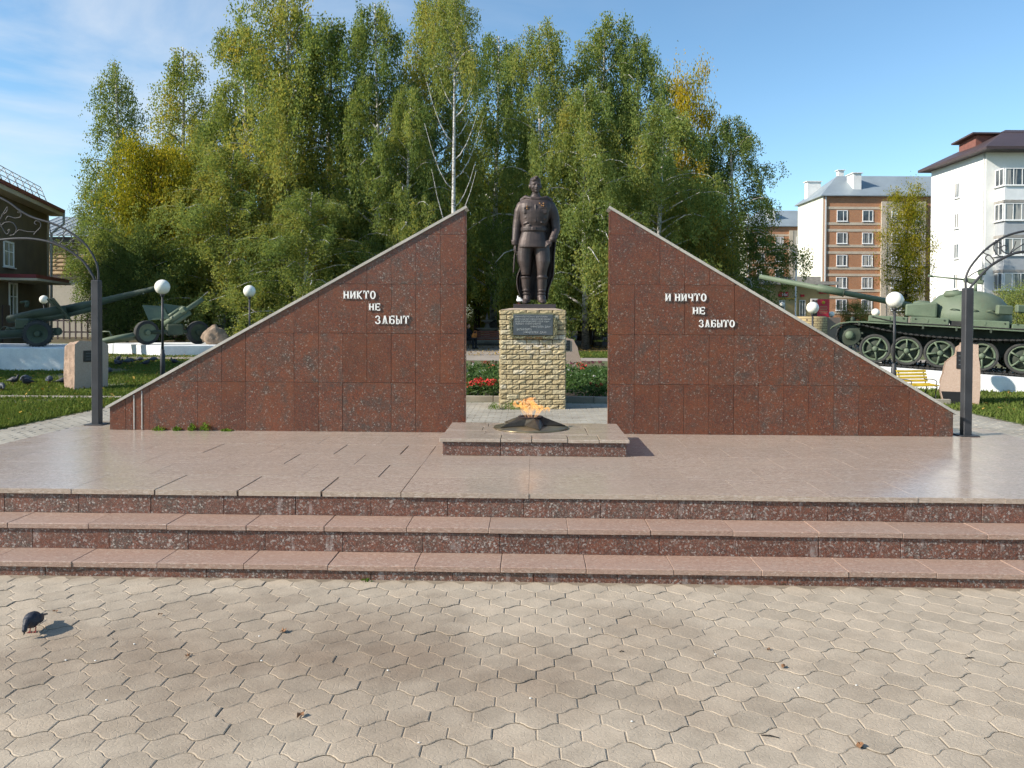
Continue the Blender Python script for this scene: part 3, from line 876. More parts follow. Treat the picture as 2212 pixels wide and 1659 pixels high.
# plaque with wreath frame
fx = lambda x, y: P(x, y, PY - .05)
a, b = fx(1109, 724), fx(1194.6, 679.5)
pw, ph = b.x - a.x, b.z - a.z
pq = thing('plaque', 'slate grey memorial plaque with raised lettering inside a brass wreath on the brick pedestal', 'plaque', ((a.x + b.x) / 2, PY - .035, a.z))
MB().box((0, -.012, ph / 2), (pw, .03, ph), None, .006).build('panel', MT['plaque'], pq)
MB().box((0, .012, ph / 2 + .01), (pw + .03, .02, ph + .03), None, .004).build('backing', MT['wreath'], pq)
wm = MB(); rw = random.Random(5)
path = []
xl, xr_, zt, zb = -pw / 2 - .045, pw / 2 + .045, ph * .80, -.045
for t in np.linspace(0, 1, 26): path.append((xl, zt + (zb + .08 - zt) * t))
for t in np.linspace(0, 1, 8)[1:]: path.append((xl + .08 - .08 * math.cos(t * math.pi / 2), zb + .08 - .08 * math.sin(t * math.pi / 2)))
for t in np.linspace(0, 1, 34)[1:]: path.append((xl + .08 + (xr_ - xl - .16) * t, zb))
for t in np.linspace(0, 1, 8)[1:]: path.append((xr_ - .08 + .08 * math.sin(t * math.pi / 2), zb + .08 - .08 * math.cos(t * math.pi / 2)))
for t in np.linspace(0, 1, 26)[1:]: path.append((xr_, zb + .08 + (zt - zb - .08) * t))
for (x, z) in path:
    for q in range(3):
        wm.sphere((x + rw.uniform(-.028, .028), -.016 + rw.uniform(-.008, .004), z + rw.uniform(-.012, .012)), (rw.uniform(.010, .018), .012, rw.uniform(.010, .018)), 6, 4)
wm.build('wreath', MT['wreath'], pq)
def pline(body, x0, y0, x1, y1, shear=.0):
    a2, b2 = fx(x0, y1), fx(x1, y0)
    me = text_mesh(body, b2.x - a2.x, b2.z - a2.z, .006, .01, 1.1, shear)
    me.materials.append(MT['plaque_text'])
    obj('inscription', me, pq, (a2.x - pq.location.x, -.0265, a2.z - pq.location.z))
Q = lambda x, y: (1069.3 + .07 * x, 656.3 + .07 * y)
for body, x0, y0, x1, y1, sh in (
    ('СЫНЛАРДА КОРЫЧ, БАР ЯСАНЫ!', 625, 375, 1635, 425, .25), ('ИЛЕН САКЛАП ҮЗЕН КИСКӘН ЖАНЫ!', 625, 450, 1720, 495, .25),
    ('КЕШЕ КӨНГӘ БИ БӘХЕТ-АЗАР ЯЗЫН.', 625, 520, 1680, 570, .25), ('ҖИҢЕП ҮТКӘН ХӨРГӘ', 625, 590, 1410, 655, .2),
    ('МӘҢГЕЛЕК ДАН!', 1105, 675, 1710, 745, .0), ('БАТЫРЛАРГА', 675, 755, 1135, 825, .0), ('МӘҢГЕЛЕК ДАН!', 885, 850, 1580, 925, .0)):
    (u0, v0), (u1, v1) = Q(x0, y0), Q(x1, y1)
    pline(body, u0, v0, u1, v1, sh)
a2, b2 = fx(1134, 732), fx(1171, 727)
me = text_mesh('1941-1945', b2.x - a2.x, b2.z - a2.z, .006, .01); me.materials.append(MT['medal_gold'])
obj('inscription', me, pq, (a2.x - pq.location.x, -.030, a2.z - pq.location.z))

# ================================================================== BRONZE SOLDIER
def remesh(mb, voxel, smooth=3, name='figure'):
    me = mb.mesh(name, None)
    o = bpy.data.objects.new(name, me); C.objects.link(o)
    md = o.modifiers.new('remesh', 'REMESH'); md.mode = 'VOXEL'; md.voxel_size = voxel
    if smooth:
        sm = o.modifiers.new('smooth', 'SMOOTH'); sm.iterations = smooth; sm.factor = .5
    dg = bpy.context.evaluated_depsgraph_get()
    out = bpy.data.meshes.new_from_object(o.evaluated_get(dg))
    bpy.data.objects.remove(o); bpy.data.meshes.remove(me)
    out.polygons.foreach_set('use_smooth', [True] * len(out.polygons))
    out.name = name
    return out
def loft(mb, rings, seg=20, power=2.0):
    """rings: (x, y, z, rx, ry); closed body of stacked superellipses"""
    vs, fs = [], []
    for (x, y, z, rx, ry) in rings:
        for j in range(seg):
            t = 2 * math.pi * j / seg; c, s = math.cos(t), math.sin(t)
            vs.append((x + rx * math.copysign(abs(c) ** (2 / power), c), y + ry * math.copysign(abs(s) ** (2 / power), s), z))
    n = len(rings)
    for i in range(n - 1):
        for j in range(seg):
            j2 = (j + 1) % seg
            fs.append([i * seg + j, i * seg + j2, (i + 1) * seg + j2, (i + 1) * seg + j])
    fs += [list(range(seg))[::-1], [(n - 1) * seg + j for j in range(seg)]]
    mb.add(vs, fs, None, True)
def chain(mb, pts, radii, seg=12, flat=1.0, up=None):
    mb.tube(pts, radii, seg, flat, up)
    for p, r in ((pts[0], radii[0]), (pts[-1], radii[-1])):
        mb.sphere(p, (r * .98, r * .98 * 1, r * .98), 10, 8)
def hand(mb, wrist, direction, normal, size, curl=.5, spread=.10, side=1):
    """palm, four fingers of unequal length and a thumb; direction: towards fingertips, normal: back of the hand"""
    d = Vector(direction).normalized(); nrm = Vector(normal); nrm = (nrm - d * nrm.dot(d)).normalized(); s = d.cross(nrm) * side
    w = Vector(wrist)
    pl_, pw_ = size * .48, size * .21
    for q in (-1, -.33, .33, 1):
        mb.tube([w + s * pw_ * q * .55, w + d * pl_ * .5 + s * pw_ * q * .85, w + d * pl_ + s * pw_ * q], [size * .085, size * .10, size * .085], 8)
    for q, ln in ((-1, .40), (-.33, .48), (.33, .50), (1, .44)):
        p = w + d * pl_ + s * pw_ * q
        dd = (d + s * spread * q).normalized(); pts = [p - dd * size * .05]; rad = [size * .072]
        ang = 0
        for seg_ in (.42, .32, .26):
            ang += curl * (.6 if seg_ == .42 else .9)
            p = p + (dd * math.cos(ang) - nrm * math.sin(ang)) * size * ln * seg_
            pts.append(p.copy()); rad.append(size * (.068 - .02 * (1 - seg_)))
        chain(mb, pts, rad, 8)
    p = w + d * pl_ * .3 + s * pw_ * 1.05
    t1 = p + (d * .55 + s * .75 - nrm * .35).normalized() * size * .24
    t2 = t1 + (d * .9 + s * .2 - nrm * .5).normalized() * size * .18
    chain(mb, [w + d * pl_ * .15 + s * pw_ * .5, p, t1, t2], [size * .09, size * .085, size * .075, size * .06], 8)
SU = 15.15 / FPX * .2001
def U(x, y, dpt=0.0): return Vector(((x - 600) * SU, dpt, (1445 - y) * SU))
sol = thing('soldier_statue', 'dark bronze soldier statue in cape and boots standing on the brick pedestal', 'statue', (P(1155, 657, PY + .55).x, PY + .55, P(1155, 657, PY + .55).z))
fig = MB()
def L(*rows): return [((x - 600) * SU, d, (1445 - y) * SU, rx * SU, ry * SU) for (x, y, d, rx, ry) in rows]
# tunic: skirt, belt, chest, shoulders, collar
loft(fig, L((580, 842, 0, 170, 126), (579, 815, 0, 168, 124), (580, 760, 0, 158, 118), (583, 700, 0, 140, 106), (586, 665, 0, 128, 98), (588, 640, 0, 126, 96), (590, 615, 0, 132, 100),
            (594, 570, -.01, 146, 108), (598, 520, -.01, 156, 114), (600, 460, -.01, 166, 116), (603, 410, 0, 176, 112), (605, 370, .01, 178, 104), (606, 335, .015, 150, 88), (606, 312, .015, 100, 70), (606, 295, .01, 62, 56)), 28, 2.3)
loft(fig, L((590, 669, 0, 134, 106), (590, 664, 0, 142, 113), (589, 626, 0, 142, 113), (589, 620, 0, 134, 106)), 28, 2.3)      # belt
fig.box(U(590, 645, -.200), (46 * SU, .03, 42 * SU), None, .006)                                                          # buckle
loft(fig, L((606, 312, .012, 64, 58), (606, 292, .008, 60, 55), (605, 278, .005, 58, 53)), 20)                              # collar
loft(fig, L((605, 290, .005, 46, 46), (605, 250, -.005, 45, 46)), 16)                                                      # neck
fig.box(U(606, 480, -.202), (.010, .02, 190 * SU), RX(.02))                                                              # front placket
for px_ in (520, 690):                                                                                                   # breast pockets
    fig.box(U(px_, 448, -.182), (78 * SU, .022, 74 * SU), None, .006)
    fig.box(U(px_, 420, -.190), (80 * SU, .022, 20 * SU), None, .006)
# head turned slightly to the viewer's right: skull, face, jaw, nose, brow, ears, cap
HD = Matrix.Translation(U(602, 178, -.01)) @ RZ(R(12)) @ Matrix.Scale(1.12, 4)
def hs(c, r): fig.sphere((HD @ Vector(c)), tuple(k * 1.12 for k in r), 14, 10, RZ(R(12)))
hs((0, .01, .025), (.098, .120, .125))
hs((0, -.020, -.035), (.082, .092, .090))
hs((0, -.050, -.078), (.050, .050, .042))
hs((0, -.085, -.098), (.026, .026, .020))
for s_ in (-1, 1):
    hs((s_ * .052, -.062, -.030), (.030, .034, .030))
    hs((s_ * .034, -.098, .026), (.034, .016, .011))
    hs((s_ * .100, .012, -.010), (.014, .024, .034))
    hs((s_ * .034, -.094, .004), (.014, .010, .008))
fig.tube([HD @ Vector((0, -.105, .020)), HD @ Vector((0, -.122, -.010)), HD @ Vector((0, -.132, -.032)), HD @ Vector((0, -.110, -.042))], [.010, .013, .017, .010], 8)
hs((0, -.104, -.062), (.030, .012, .006)); hs((0, -.102, -.072), (.026, .012, .006))
fig.tube([HD @ Vector((-.01, .13, .055)), HD @ Vector((0, .0, .105)), HD @ Vector((.0, -.10, .085))], [.085, .105, .070], 14, .62)  # side cap
hs((0, -.02, .135), (.045, .13, .030))
hs((-.02, -.10, .100), (.022, .012, .022))
# arms (the figure's right arm hangs on the viewer's left)
chain(fig, [U(455, 390, .02), U(432, 450, .02), U(416, 540, .03), U(402, 635, .02), U(394, 720, -.02), U(388, 785, -.05)], [58 * SU, 58 * SU, 52 * SU, 47 * SU, 42 * SU, 36 * SU], 14)
loft(fig, L((386, 812, -.05, 33, 32), (386, 775, -.045, 42, 40), (386, 760, -.04, 43, 42)), 14)
hand(fig, U(386, 815, -.05), (-.02, -.12, -1), (-.9, -.3, .1), .19, .55, .05, 1)
chain(fig, [U(760, 390, .02), U(790, 450, .02), U(815, 540, .03), U(826, 635, .0), U(808, 700, -.06), U(785, 750, -.11)], [58 * SU, 58 * SU, 52 * SU, 47 * SU, 43 * SU, 36 * SU], 14)
loft(fig, L((786, 772, -.12, 34, 32), (790, 748, -.11, 43, 40), (796, 732, -.1, 43, 42)), 14)
hand(fig, U(770, 775, -.13), (-.88, -.25, -.45), (.1, -.9, .5), .19, .45, .12, -1)
# object held in the hanging hand (folded side bag) and sleeve folds
fig.tube([U(383, 900, -.08), U(380, 960, -.09), U(376, 1050, -.09), U(370, 1112, -.085)], [.022, .032, .034, .028], 8, .5)
for (x, y, rx_) in ((413, 560, 53), (407, 600, 51), (817, 560, 53), (822, 600, 51)):
    loft(fig, L((x, y + 7, .03, rx_ * .9, rx_ * .9), (x, y, .03, rx_ * 1.02, rx_ * 1.0), (x, y - 8, .03, rx_ * .92, rx_ * .92)), 14)
# breeches and boots
for (pts) in (((505, 800, .0, 92, 88), (492, 850, 0, 92, 92), (486, 920, -.005, 84, 92), (488, 990, -.01, 78, 88), (496, 1050, -.015, 64, 76), (501, 1105, -.02, 52, 64), (503, 1135, -.01, 49, 58)),
              ((668, 800, .0, 90, 88), (674, 850, -.01, 88, 92), (682, 920, -.02, 84, 92), (686, 990, -.04, 78, 88), (682, 1050, -.05, 64, 76), (677, 1105, -.05, 54, 64), (677, 1140, -.045, 50, 58))):
    loft(fig, L(*pts), 20)
for (pts) in (((500, 1148, -.01, 55, 62), (502, 1160, -.005, 59, 67), (504, 1175, .0, 50, 59), (508, 1250, .02, 47, 57), (514, 1320, .02, 38, 45), (518, 1350, .01, 37, 43), (518, 1362, .008, 45, 50), (516, 1385, .0, 42, 54), (514, 1410, -.01, 44, 62)),
              ((678, 1148, -.045, 58, 62), (680, 1160, -.04, 63, 67), (680, 1178, -.035, 53, 59), (678, 1250, -.02, 50, 57), (674, 1320, -.02, 41, 45), (672, 1350, -.03, 39, 43), (672, 1362, -.032, 48, 50), (674, 1385, -.04, 44, 54), (676, 1410, -.05, 46, 62))):
    loft(fig, L(*pts), 18)
fig.tube([U(518, 1412, .06), U(512, 1412, -.03), U(500, 1420, -.12), U(488, 1428, -.19)], [.068, .070, .066, .046], 14, .62)
fig.tube([U(672, 1412, .02), U(680, 1412, -.07), U(690, 1420, -.16), U(698, 1428, -.23)], [.068, .070, .066, .046], 14, .62)
for (x, y) in ((508, 1300), (514, 1335), (676, 1300), (673, 1335)):
    loft(fig, L((x, y + 5, .005 if x < 600 else -.03, 42, 49), (x, y, .005 if x < 600 else -.03, 50, 57), (x, y - 6, .005 if x < 600 else -.03, 42, 49)), 14)
# tunic folds above the belt
for (xa, ya, xb, yb, zz) in ((470, 590, 560, 560, -.17), (700, 590, 640, 555, -.18), (500, 612, 580, 592, -.175), (690, 560, 720, 500, -.16), (480, 540, 520, 500, -.165)):
    fig.tube([U(xa, ya, zz + .03), U((xa + xb) / 2, (ya + yb) / 2 + 6, zz - .004), U(xb, yb, zz + .03)], [.010, .018, .010], 8)
# shoulder roll of the cape and cord
fig.tube([U(455, 330, .03), U(500, 300, -.05), U(560, 318, -.12), U(640, 322, -.13), U(720, 305, -.06), U(770, 330, .03)], [.05, .045, .028, .024, .040, .05], 10)
me = remesh(fig, .0085, 2, 'figure'); me.materials.append(MT['bronze'])
obj('figure', me, sol)
# cape behind the figure, over the shoulders
cm = MB(); rows_c = ((318, 470, 742, .10), (360, 412, 800, .13), (450, 382, 842, .16), (560, 392, 840, .18), (700, 430, 832, .20), (900, 452, 812, .22), (1050, 446, 808, .235), (1120, 412, 806, .24), (1160, 402, 800, .24), (1280, 402, 744, .235), (1400, 462, 742, .21))
n_u = 40; vs = []
for (y, xa, xb, dp) in rows_c:
    for i in range(n_u + 1):
        t = math.pi * i / n_u
        x = (xa + xb) / 2 - math.cos(t) * (xb - xa) / 2
        amp = .018 * min(1, max(0, (y - 420) / 300))
        p = U(x, y, .03 + math.sin(t) ** .7 * dp + amp * math.sin(i * 1.35) + (-.08 if 340 < y < 620 and i in (0, n_u) else 0))
        p.x += amp * .5 * math.sin(i * 1.35 + 1)
        vs.append(p)
fs = [(r * (n_u + 1) + i, r * (n_u + 1) + i + 1, (r + 1) * (n_u + 1) + i + 1, (r + 1) * (n_u + 1) + i) for r in range(len(rows_c) - 1) for i in range(n_u)]
cape = cm.add(vs, fs, None, True).build('cape', MT['bronze'], sol)
md = cape.modifiers.new('thick', 'SOLIDIFY'); md.thickness = .022; md.offset = 0
md = cape.modifiers.new('sub', 'SUBSURF'); md.levels = 1; md.render_levels = 1
for (x, y) in ((515, 408), (515, 432), (650, 378), (690, 378), (668, 400), (690, 402)):
    MB().lathe([(.004, .0), (.016, .002), (.017, .006), (.008, .010)], 10, Matrix.Translation(U(x, y, -.205)) @ RX(R(90))).build('medal', MT['medal_gold'], sol)
zb = -(.085)
MB().box((0, .02, zb / 2 - .004), (450 * SU, .62, .085), None, .006).build('base_plate', MT['bronze_base'], sol)

# ================================================================== VEGETATION
def leaf_mat(name, stops, trans=.48, rough=.55):
    m = NT(name)
    t = m.n('Attribute', {'attribute_name': 'tint'}).outputs['Fac']
    oc = m.n('ObjectInfo').outputs['Color']
    sep = m.n('SeparateColor', None, Color=oc)
    tt = m.math('ADD', t, m.math('SUBTRACT', sep.outputs[0], .5))
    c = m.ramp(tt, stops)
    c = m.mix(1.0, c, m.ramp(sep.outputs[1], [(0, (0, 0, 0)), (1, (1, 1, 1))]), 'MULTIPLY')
    b = m.n('BsdfDiffuse', None, Color=c)
    tr = m.n('BsdfTranslucent', None, Color=m.mix(1.0, c, (1.15, 1.1, .6), 'MULTIPLY'))
    mx = m.n('MixShader'); m.set(mx, '#0', trans); m.set(mx, '#1', b.outputs[0]); m.set(mx, '#2', tr.outputs[0])
    m.t.links.new(mx.outputs[0], m.out.inputs['Surface'])
    return m.m
GREENS = [(0.0, (.098, .150, .052)), (.25, (.175, .240, .080)), (.5, (.265, .310, .098)), (.75, (.37, .350, .095)), (.9, (.46, .365, .078)), (1.0, (.50, .36, .07))]
MT['leaf'] = leaf_mat('birch_foliage', GREENS)
MT['yellow_leaf'] = leaf_mat('yellow_foliage', [(0.0, (.10, .14, .024)), (.3, (.25, .25, .030)), (.55, (.42, .34, .035)), (.8, (.50, .36, .045)), (1.0, (.46, .27, .05))])
MT['herb'] = leaf_mat('flowerbed_foliage', [(0.0, (.025, .055, .015)), (.5, (.07, .13, .045)), (1.0, (.17, .24, .11))])
def m_birch():
    m = NT('birch_bark')
    tc = m.n('TexCoord').outputs['Object']
    h = m.n('SeparateXYZ', None, Vector=tc).outputs[2]
    marks = m.ramp(m.noise(m.scalev(tc, (5, 5, 13)), 1.0, 4, .7), [(.50, 0.0), (.60, 1.0)])
    base = m.ramp(m.noise(tc, 3.0, 4), [(.3, (.42, .40, .37)), (.7, (.66, .64, .60))])
    c = m.mix(m.math('MULTIPLY', marks, .9), base, (.035, .03, .028))
    low = m.ramp(m.math('MULTIPLY', h, .25), [(.25, 1.0), (.9, 0.0)])
    c = m.mix(m.math('MULTIPLY', low, .85), c, (.05, .042, .035))
    m.pbsdf(c, .8, m.bump(m.noise(tc, 14, 4), .5, .02), 0, .2)
    return m.m
MT['birch_bark'] = m_birch()
MT['bark'] = pm('dark_bark', (.055, .042, .032), .9, .4, 6, .8, 20, bdist=.03)

def np_quads(name, centers, ax, bx, tint, mat):
    """one leaf-sized rhombus per centre; ax: half long axis, bx: half short axis"""
    n = len(centers)
    v = np.empty((n, 4, 3), np.float32)
    v[:, 0] = centers - ax; v[:, 1] = centers + bx; v[:, 2] = centers + ax; v[:, 3] = centers - bx
    me = bpy.data.meshes.new(name)
    me.vertices.add(n * 4); me.vertices.foreach_set('co', v.ravel())
    me.loops.add(n * 4); me.loops.foreach_set('vertex_index', np.arange(n * 4, dtype=np.int32))
    me.polygons.add(n); me.polygons.foreach_set('loop_start', np.arange(0, n * 4, 4, dtype=np.int32))
    me.update(calc_edges=True)
    a = me.attributes.new('tint', 'FLOAT', 'FACE'); a.data.foreach_set('value', np.clip(tint, 0, 1).astype(np.float32))
    me.materials.append(mat)
    return me
def tree_meshes(seed, H=16.0, Rc=2.6, base=.22, weep=1.0, leaves=52000, leaf=.085, nb=46, mat='leaf', bark='birch_bark', shape='birch', trunk_r=.17, lean=.25, patch=.30, snags=0):
    rg = np.random.default_rng(seed); rn = random.Random(seed)
    leaves = int(leaves * 1.08)
    # trunk
    tp = []; nt = 12; ph = rn.uniform(0, 6)
    for i in range(nt + 1):
        t = i / nt
        tp.append(Vector((lean * math.sin(t * 2.3 + ph) * t, lean * math.cos(t * 1.9 + ph) * t, H * .97 * t)))
    tr = MB().tube(tp, [trunk_r * (1.25 if i == 0 else 1) * (1 - .93 * (i / nt) ** .9) + .012 for i in range(nt + 1)], 9)
    def tpos(t):
        f = t * nt; i = min(int(f), nt - 1); return tp[i].lerp(tp[i + 1], f - i)
    S0, S1, SL, TI = [], [], [], []
    for b in range(nb):
        t = base + (1 - base) * ((b + rn.random()) / nb) ** .92
        p0 = tpos(min(t, .985))
        az = b * 2.399 + rn.uniform(-.5, .5)
        u = (t - base) / (1 - base)
        if shape == 'birch':
            env = (1 - u) ** .45 * (.66 + .34 * min(1, u * 4)) + .05
        else:
            env = math.sqrt(max(0.03, 1 - (u * 1.9 - .95) ** 2))
        ln = Rc * env * rn.uniform(.72, 1.15)
        rise = rn.uniform(.35, .8) * (1 if shape == 'birch' else .55) * (1 + u * .6)
        d = Vector((math.cos(az), math.sin(az), 0))
        q = []
        for i in range(6):
            s = i / 5
            q.append(p0 + d * ln * s + Vector((0, 0, ln * (rise * s - weep * .55 * s * s * s))) + Vector((rn.uniform(-.05, .05), rn.uniform(-.05, .05), 0)) * ln * s)
        r0 = max(.014, trunk_r * .42 * (1 - u) + .012)
        tr.tube(q, [r0 * (1 - .85 * i / 5) + .004 for i in range(6)], 5)
        btint = rn.gauss(0, .10)
        ns = max(4, int(22 * (ln / Rc) ** 1.1 + 6))
        for k in range(ns):
            s = rn.uniform(.18, 1.0) ** .8
            f = s * 5; i = min(int(f), 4); pp = q[i].lerp(q[i + 1], f - i)
            sp = .26 * ln * (1 - .3 * s)
            pp = pp + Vector((rn.gauss(0, sp * .55), rn.gauss(0, sp * .55), rn.gauss(0, .22)))
            S0.append(pp); sl = rn.uniform(.35, 1.0) * (1.1 + 1.4 * weep * (1 - u * .55))
            S1.append(Vector((d.x * .12 + rn.gauss(0, .10), d.y * .12 + rn.gauss(0, .10), -1 if weep > .3 else rn.uniform(-1, .6)))); SL.append(sl)
            TI.append(btint + rn.gauss(0, .07) + .05 * (s - .5))
    for b in range(snags):                        # bare side branches, rising steeply
        t = .30 + .45 * (b + rn.random()) / snags
        p0 = tpos(t); az = (rn.uniform(-.7, .7) if b % 3 else rn.uniform(2.4, 3.9)); ln = rn.uniform(1.6, 3.2) * (1.15 - t)
        d = Vector((math.cos(az), math.sin(az) * .6, 0))
        q = [p0 + d * ln * s + Vector((0, 0, ln * (.35 * s + 1.35 * s * s))) for s in (0, .25, .5, .75, 1)]
        tr.tube(q, [.035, .030, .024, .016, .008], 6)
    S0 = np.array([tuple(p) for p in S0]); S1 = np.array([tuple(p) for p in S1]); SL = np.array(SL); TI = np.array(TI)
    pr = SL / SL.sum()
    idx = rg.choice(len(S0), leaves, p=pr)
    tt = rg.random(leaves)
    sway = np.sin(tt * 3 + idx)[:, None] * np.array([.08, .06, 0])
    c = S0[idx] + S1[idx] * (SL[idx] * tt)[:, None] + sway + rg.normal(0, 1, (leaves, 3)) * np.array([.10, .10, .08]) * (1.0 if weep > .3 else 2.6)
    c[:, 2] = np.maximum(c[:, 2], .5)
    ang = rg.random(leaves) * 2 * math.pi
    tilt = rg.normal(0, .45 if weep > .3 else 1.0, leaves)
    hx = np.stack([np.cos(ang), np.sin(ang), np.zeros(leaves)], 1)
    dn = np.stack([np.sin(tilt) * np.sin(ang), -np.sin(tilt) * np.cos(ang), -np.cos(tilt)], 1)
    sz = leaf * rg.uniform(.6, 1.25, leaves)
    # patches of turning leaves that belong to the tree itself
    pn = np.array([mnoise.noise(Vector((x * .45 + seed, y * .45, z * .33))) for x, y, z in c[::12]])
    pn = np.repeat(pn, 12)[:leaves]
    tint = .44 + TI[idx] + rg.normal(0, .075, leaves) + patch * pn
    leaf_me = np_quads('crown', c.astype(np.float32), (dn * (sz * .58)[:, None]).astype(np.float32), (hx * (sz * .30)[:, None]).astype(np.float32), tint, MT[mat])
    return tr.mesh('trunk', MT[bark]), leaf_me
V = {}
V['b1'] = tree_meshes(1, 17, 3.3, .16, 1.0, 62000, .105)
V['b2'] = tree_meshes(2, 17, 2.7, .24, 1.1, 56000, .10)
V['b3'] = tree_meshes(3, 17, 2.9, .12, .9, 60000, .105)
V['b4'] = tree_meshes(4, 16, 3.6, .10, 1.15, 66000, .11, nb=54)
V['slim'] = tree_meshes(5, 16, 1.7, .22, .8, 30000, .095, nb=40)
V['bare'] = tree_meshes(6, 17, 2.0, .76, .7, 15000, .095, nb=22, lean=.12, trunk_r=.17, snags=11)
V['maple'] = tree_meshes(7, 8.5, 2.9, .22, .15, 34000, .12, nb=40, mat='yellow_leaf', bark='bark', shape='round', trunk_r=.16, patch=.35)
V['shrub'] = tree_meshes(8, 5.0, 2.3, .05, .15, 26000, .10, nb=34, bark='bark', shape='round', trunk_r=.09)
V['autumn'] = tree_meshes(9, 11, 2.5, .18, .3, 30000, .12, nb=44, mat='yellow_leaf', bark='bark', shape='round', trunk_r=.17, patch=.4)
def tree(kind, name, x, zc, top_y, width, label, tint=.5, light=1.0, cat='tree', group=None, rz=None, ground=-.02):
    """x: column of the trunk in the photo, zc: distance, top_y: row of the top, width: crown width in photo pixels"""
    loc = AT(x, zc, ground)
    tm, lm = V[kind]
    zs = np.empty(len(lm.vertices) * 3, np.float32); lm.vertices.foreach_get('co', zs); zs = zs.reshape(-1, 3)
    h0 = float(np.percentile(zs[:, 2], 99.7)); w0 = float(np.percentile(np.abs(zs[:, :2]).max(1), 96)) * 2
    top = P(x, top_y, loc.y).z - ground
    sz = top / h0; sx = width * (1.16 if kind[0] == 'b' and kind != 'bare' else 1.0) / FPX * zc / w0
    t = thing(name, label, cat, loc, rz if rz is not None else random.uniform(0, 6.28), group)
    t.scale = (sx, sx, sz)
    obj('trunk', tm, t)
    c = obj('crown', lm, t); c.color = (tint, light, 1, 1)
    return t
BG = 'birches behind the memorial'
tree('slim', 'birch_tree', 262, 52, 150, 150, 'slender grey-green birch at the left edge of the grove, apex alone against the sky', .36, .95, group=BG)
tree('slim', 'birch_tree', 215, 56, 400, 130, 'low birch beside the log house roof at the far left of the grove', .34, .9, group=BG)
tree('slim', 'birch_tree', 388, 50, 118, 170, 'pale thin-topped birch just right of the slender leftmost birch', .58, 1.0, group=BG)
tree('maple', 'maple_tree', 335, 44, 305, 200, 'bright yellow maple at the left of the grove above green shrubs', .42, 1.0)
tree('maple', 'maple_tree', 415, 47, 330, 170, 'yellow-green maple between the bright yellow maple and the tall weeping birch', .30, .95)
tree('shrub', 'shrub', 275, 40, 480, 130, 'dark olive shrub in front of the log house', .28, .75, 'shrub')
tree('shrub', 'shrub', 345, 41, 520, 190, 'deep green shrub below the yellow maple', .30, .9, 'shrub')
tree('shrub', 'shrub', 232, 41, 560, 90, 'dark shrub at the corner of the log house behind the long gun', .26, .7, 'shrub')
tree('b2', 'birch_tree', 455, 48, 250, 190, 'yellowish birch between the maples and the low weeping birch', .60, 1.0, group=BG)
tree('b4', 'birch_tree', 490, 42, 330, 250, 'low weeping birch behind the howitzer, foliage down to the lawn', .52, 1.0, group=BG)
tree('b1', 'birch_tree', 615, 44, -12, 280, 'tallest weeping birch with a yellow-brown crown top left of centre', .60, 1.0, group=BG, rz=.6)
tree('b3', 'birch_tree', 530, 47, 70, 200, 'birch peeping out at the left shoulder of the tallest weeping birch', .48, .95, group=BG)
tree('b2', 'birch_tree', 705, 45, 55, 230, 'dark green birch at the right shoulder of the tallest weeping birch', .42, .95, group=BG)
tree('b4', 'birch_tree', 660, 39, 420, 240, 'low weeping birch rising behind the slope of the left wall', .44, .95, group=BG)
tree('b3', 'birch_tree', 822, 43, 22, 190, 'green birch with a narrow top between the tallest birch and the white trunk', .40, .95, group=BG)
tree('b1', 'birch_tree', 880, 41, 200, 180, 'drooping green birch above the upper half of the left wall', .40, 1.0, group=BG, rz=2.2)
tree('b2', 'birch_tree', 935, 46, -30, 190, 'yellowing birch behind the bare white trunk', .62, 1.0, group=BG)
tree('bare', 'birch_tree', 980, 35, -30, 120, 'birch with a long bare white trunk right above the tip of the left wall', .60, 1.0, group=BG, rz=0.2)
tree('b3', 'birch_tree', 1065, 52, 95, 200, 'distant grey-green birch in the dip between the two halves of the grove', .36, .95, group=BG)
tree('b1', 'birch_tree', 1170, 45, 60, 220, 'green birch rising directly behind the statue', .46, 1.0, group=BG, rz=4.0)
tree('b4', 'birch_tree', 1265, 42, 190, 210, 'full weeping birch between the statue and the right wall', .44, 1.0, group=BG)
tree('b2', 'birch_tree', 1290, 47, 48, 190, 'tall birch with a thin brownish tip right of the statue', .46, 1.0, group=BG)
tree('b3', 'birch_tree', 1372, 47, 92, 170, 'pointed birch third from the right end of the grove', .42, 1.0, group=BG, rz=.3)
tree('b4', 'birch_tree', 1420, 41, 235, 230, 'broad weeping birch above the tip of the right wall', .46, 1.0, group=BG, rz=1.9)
tree('autumn', 'aspen_tree', 1475, 56, 140, 150, 'pale yellow aspen top peeping out at the right of the grove', .62, 1.0)
tree('b1', 'birch_tree', 1580, 47, 262, 215, 'dark birch closing the right end of the grove by the brick flats', .28, .85, group=BG, rz=5.0)
tree('shrub', 'shrub', 1530, 42, 420, 150, 'rusty shrub under the dark birch at the right end', .74, .7, 'shrub')
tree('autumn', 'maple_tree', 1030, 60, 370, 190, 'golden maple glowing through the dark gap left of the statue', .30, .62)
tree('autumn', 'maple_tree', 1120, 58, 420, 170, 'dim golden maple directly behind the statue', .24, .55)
tree('shrub', 'shrub', 1255, 58, 470, 190, 'dark green shrub in the gap right of the statue', .34, .8, 'shrub')
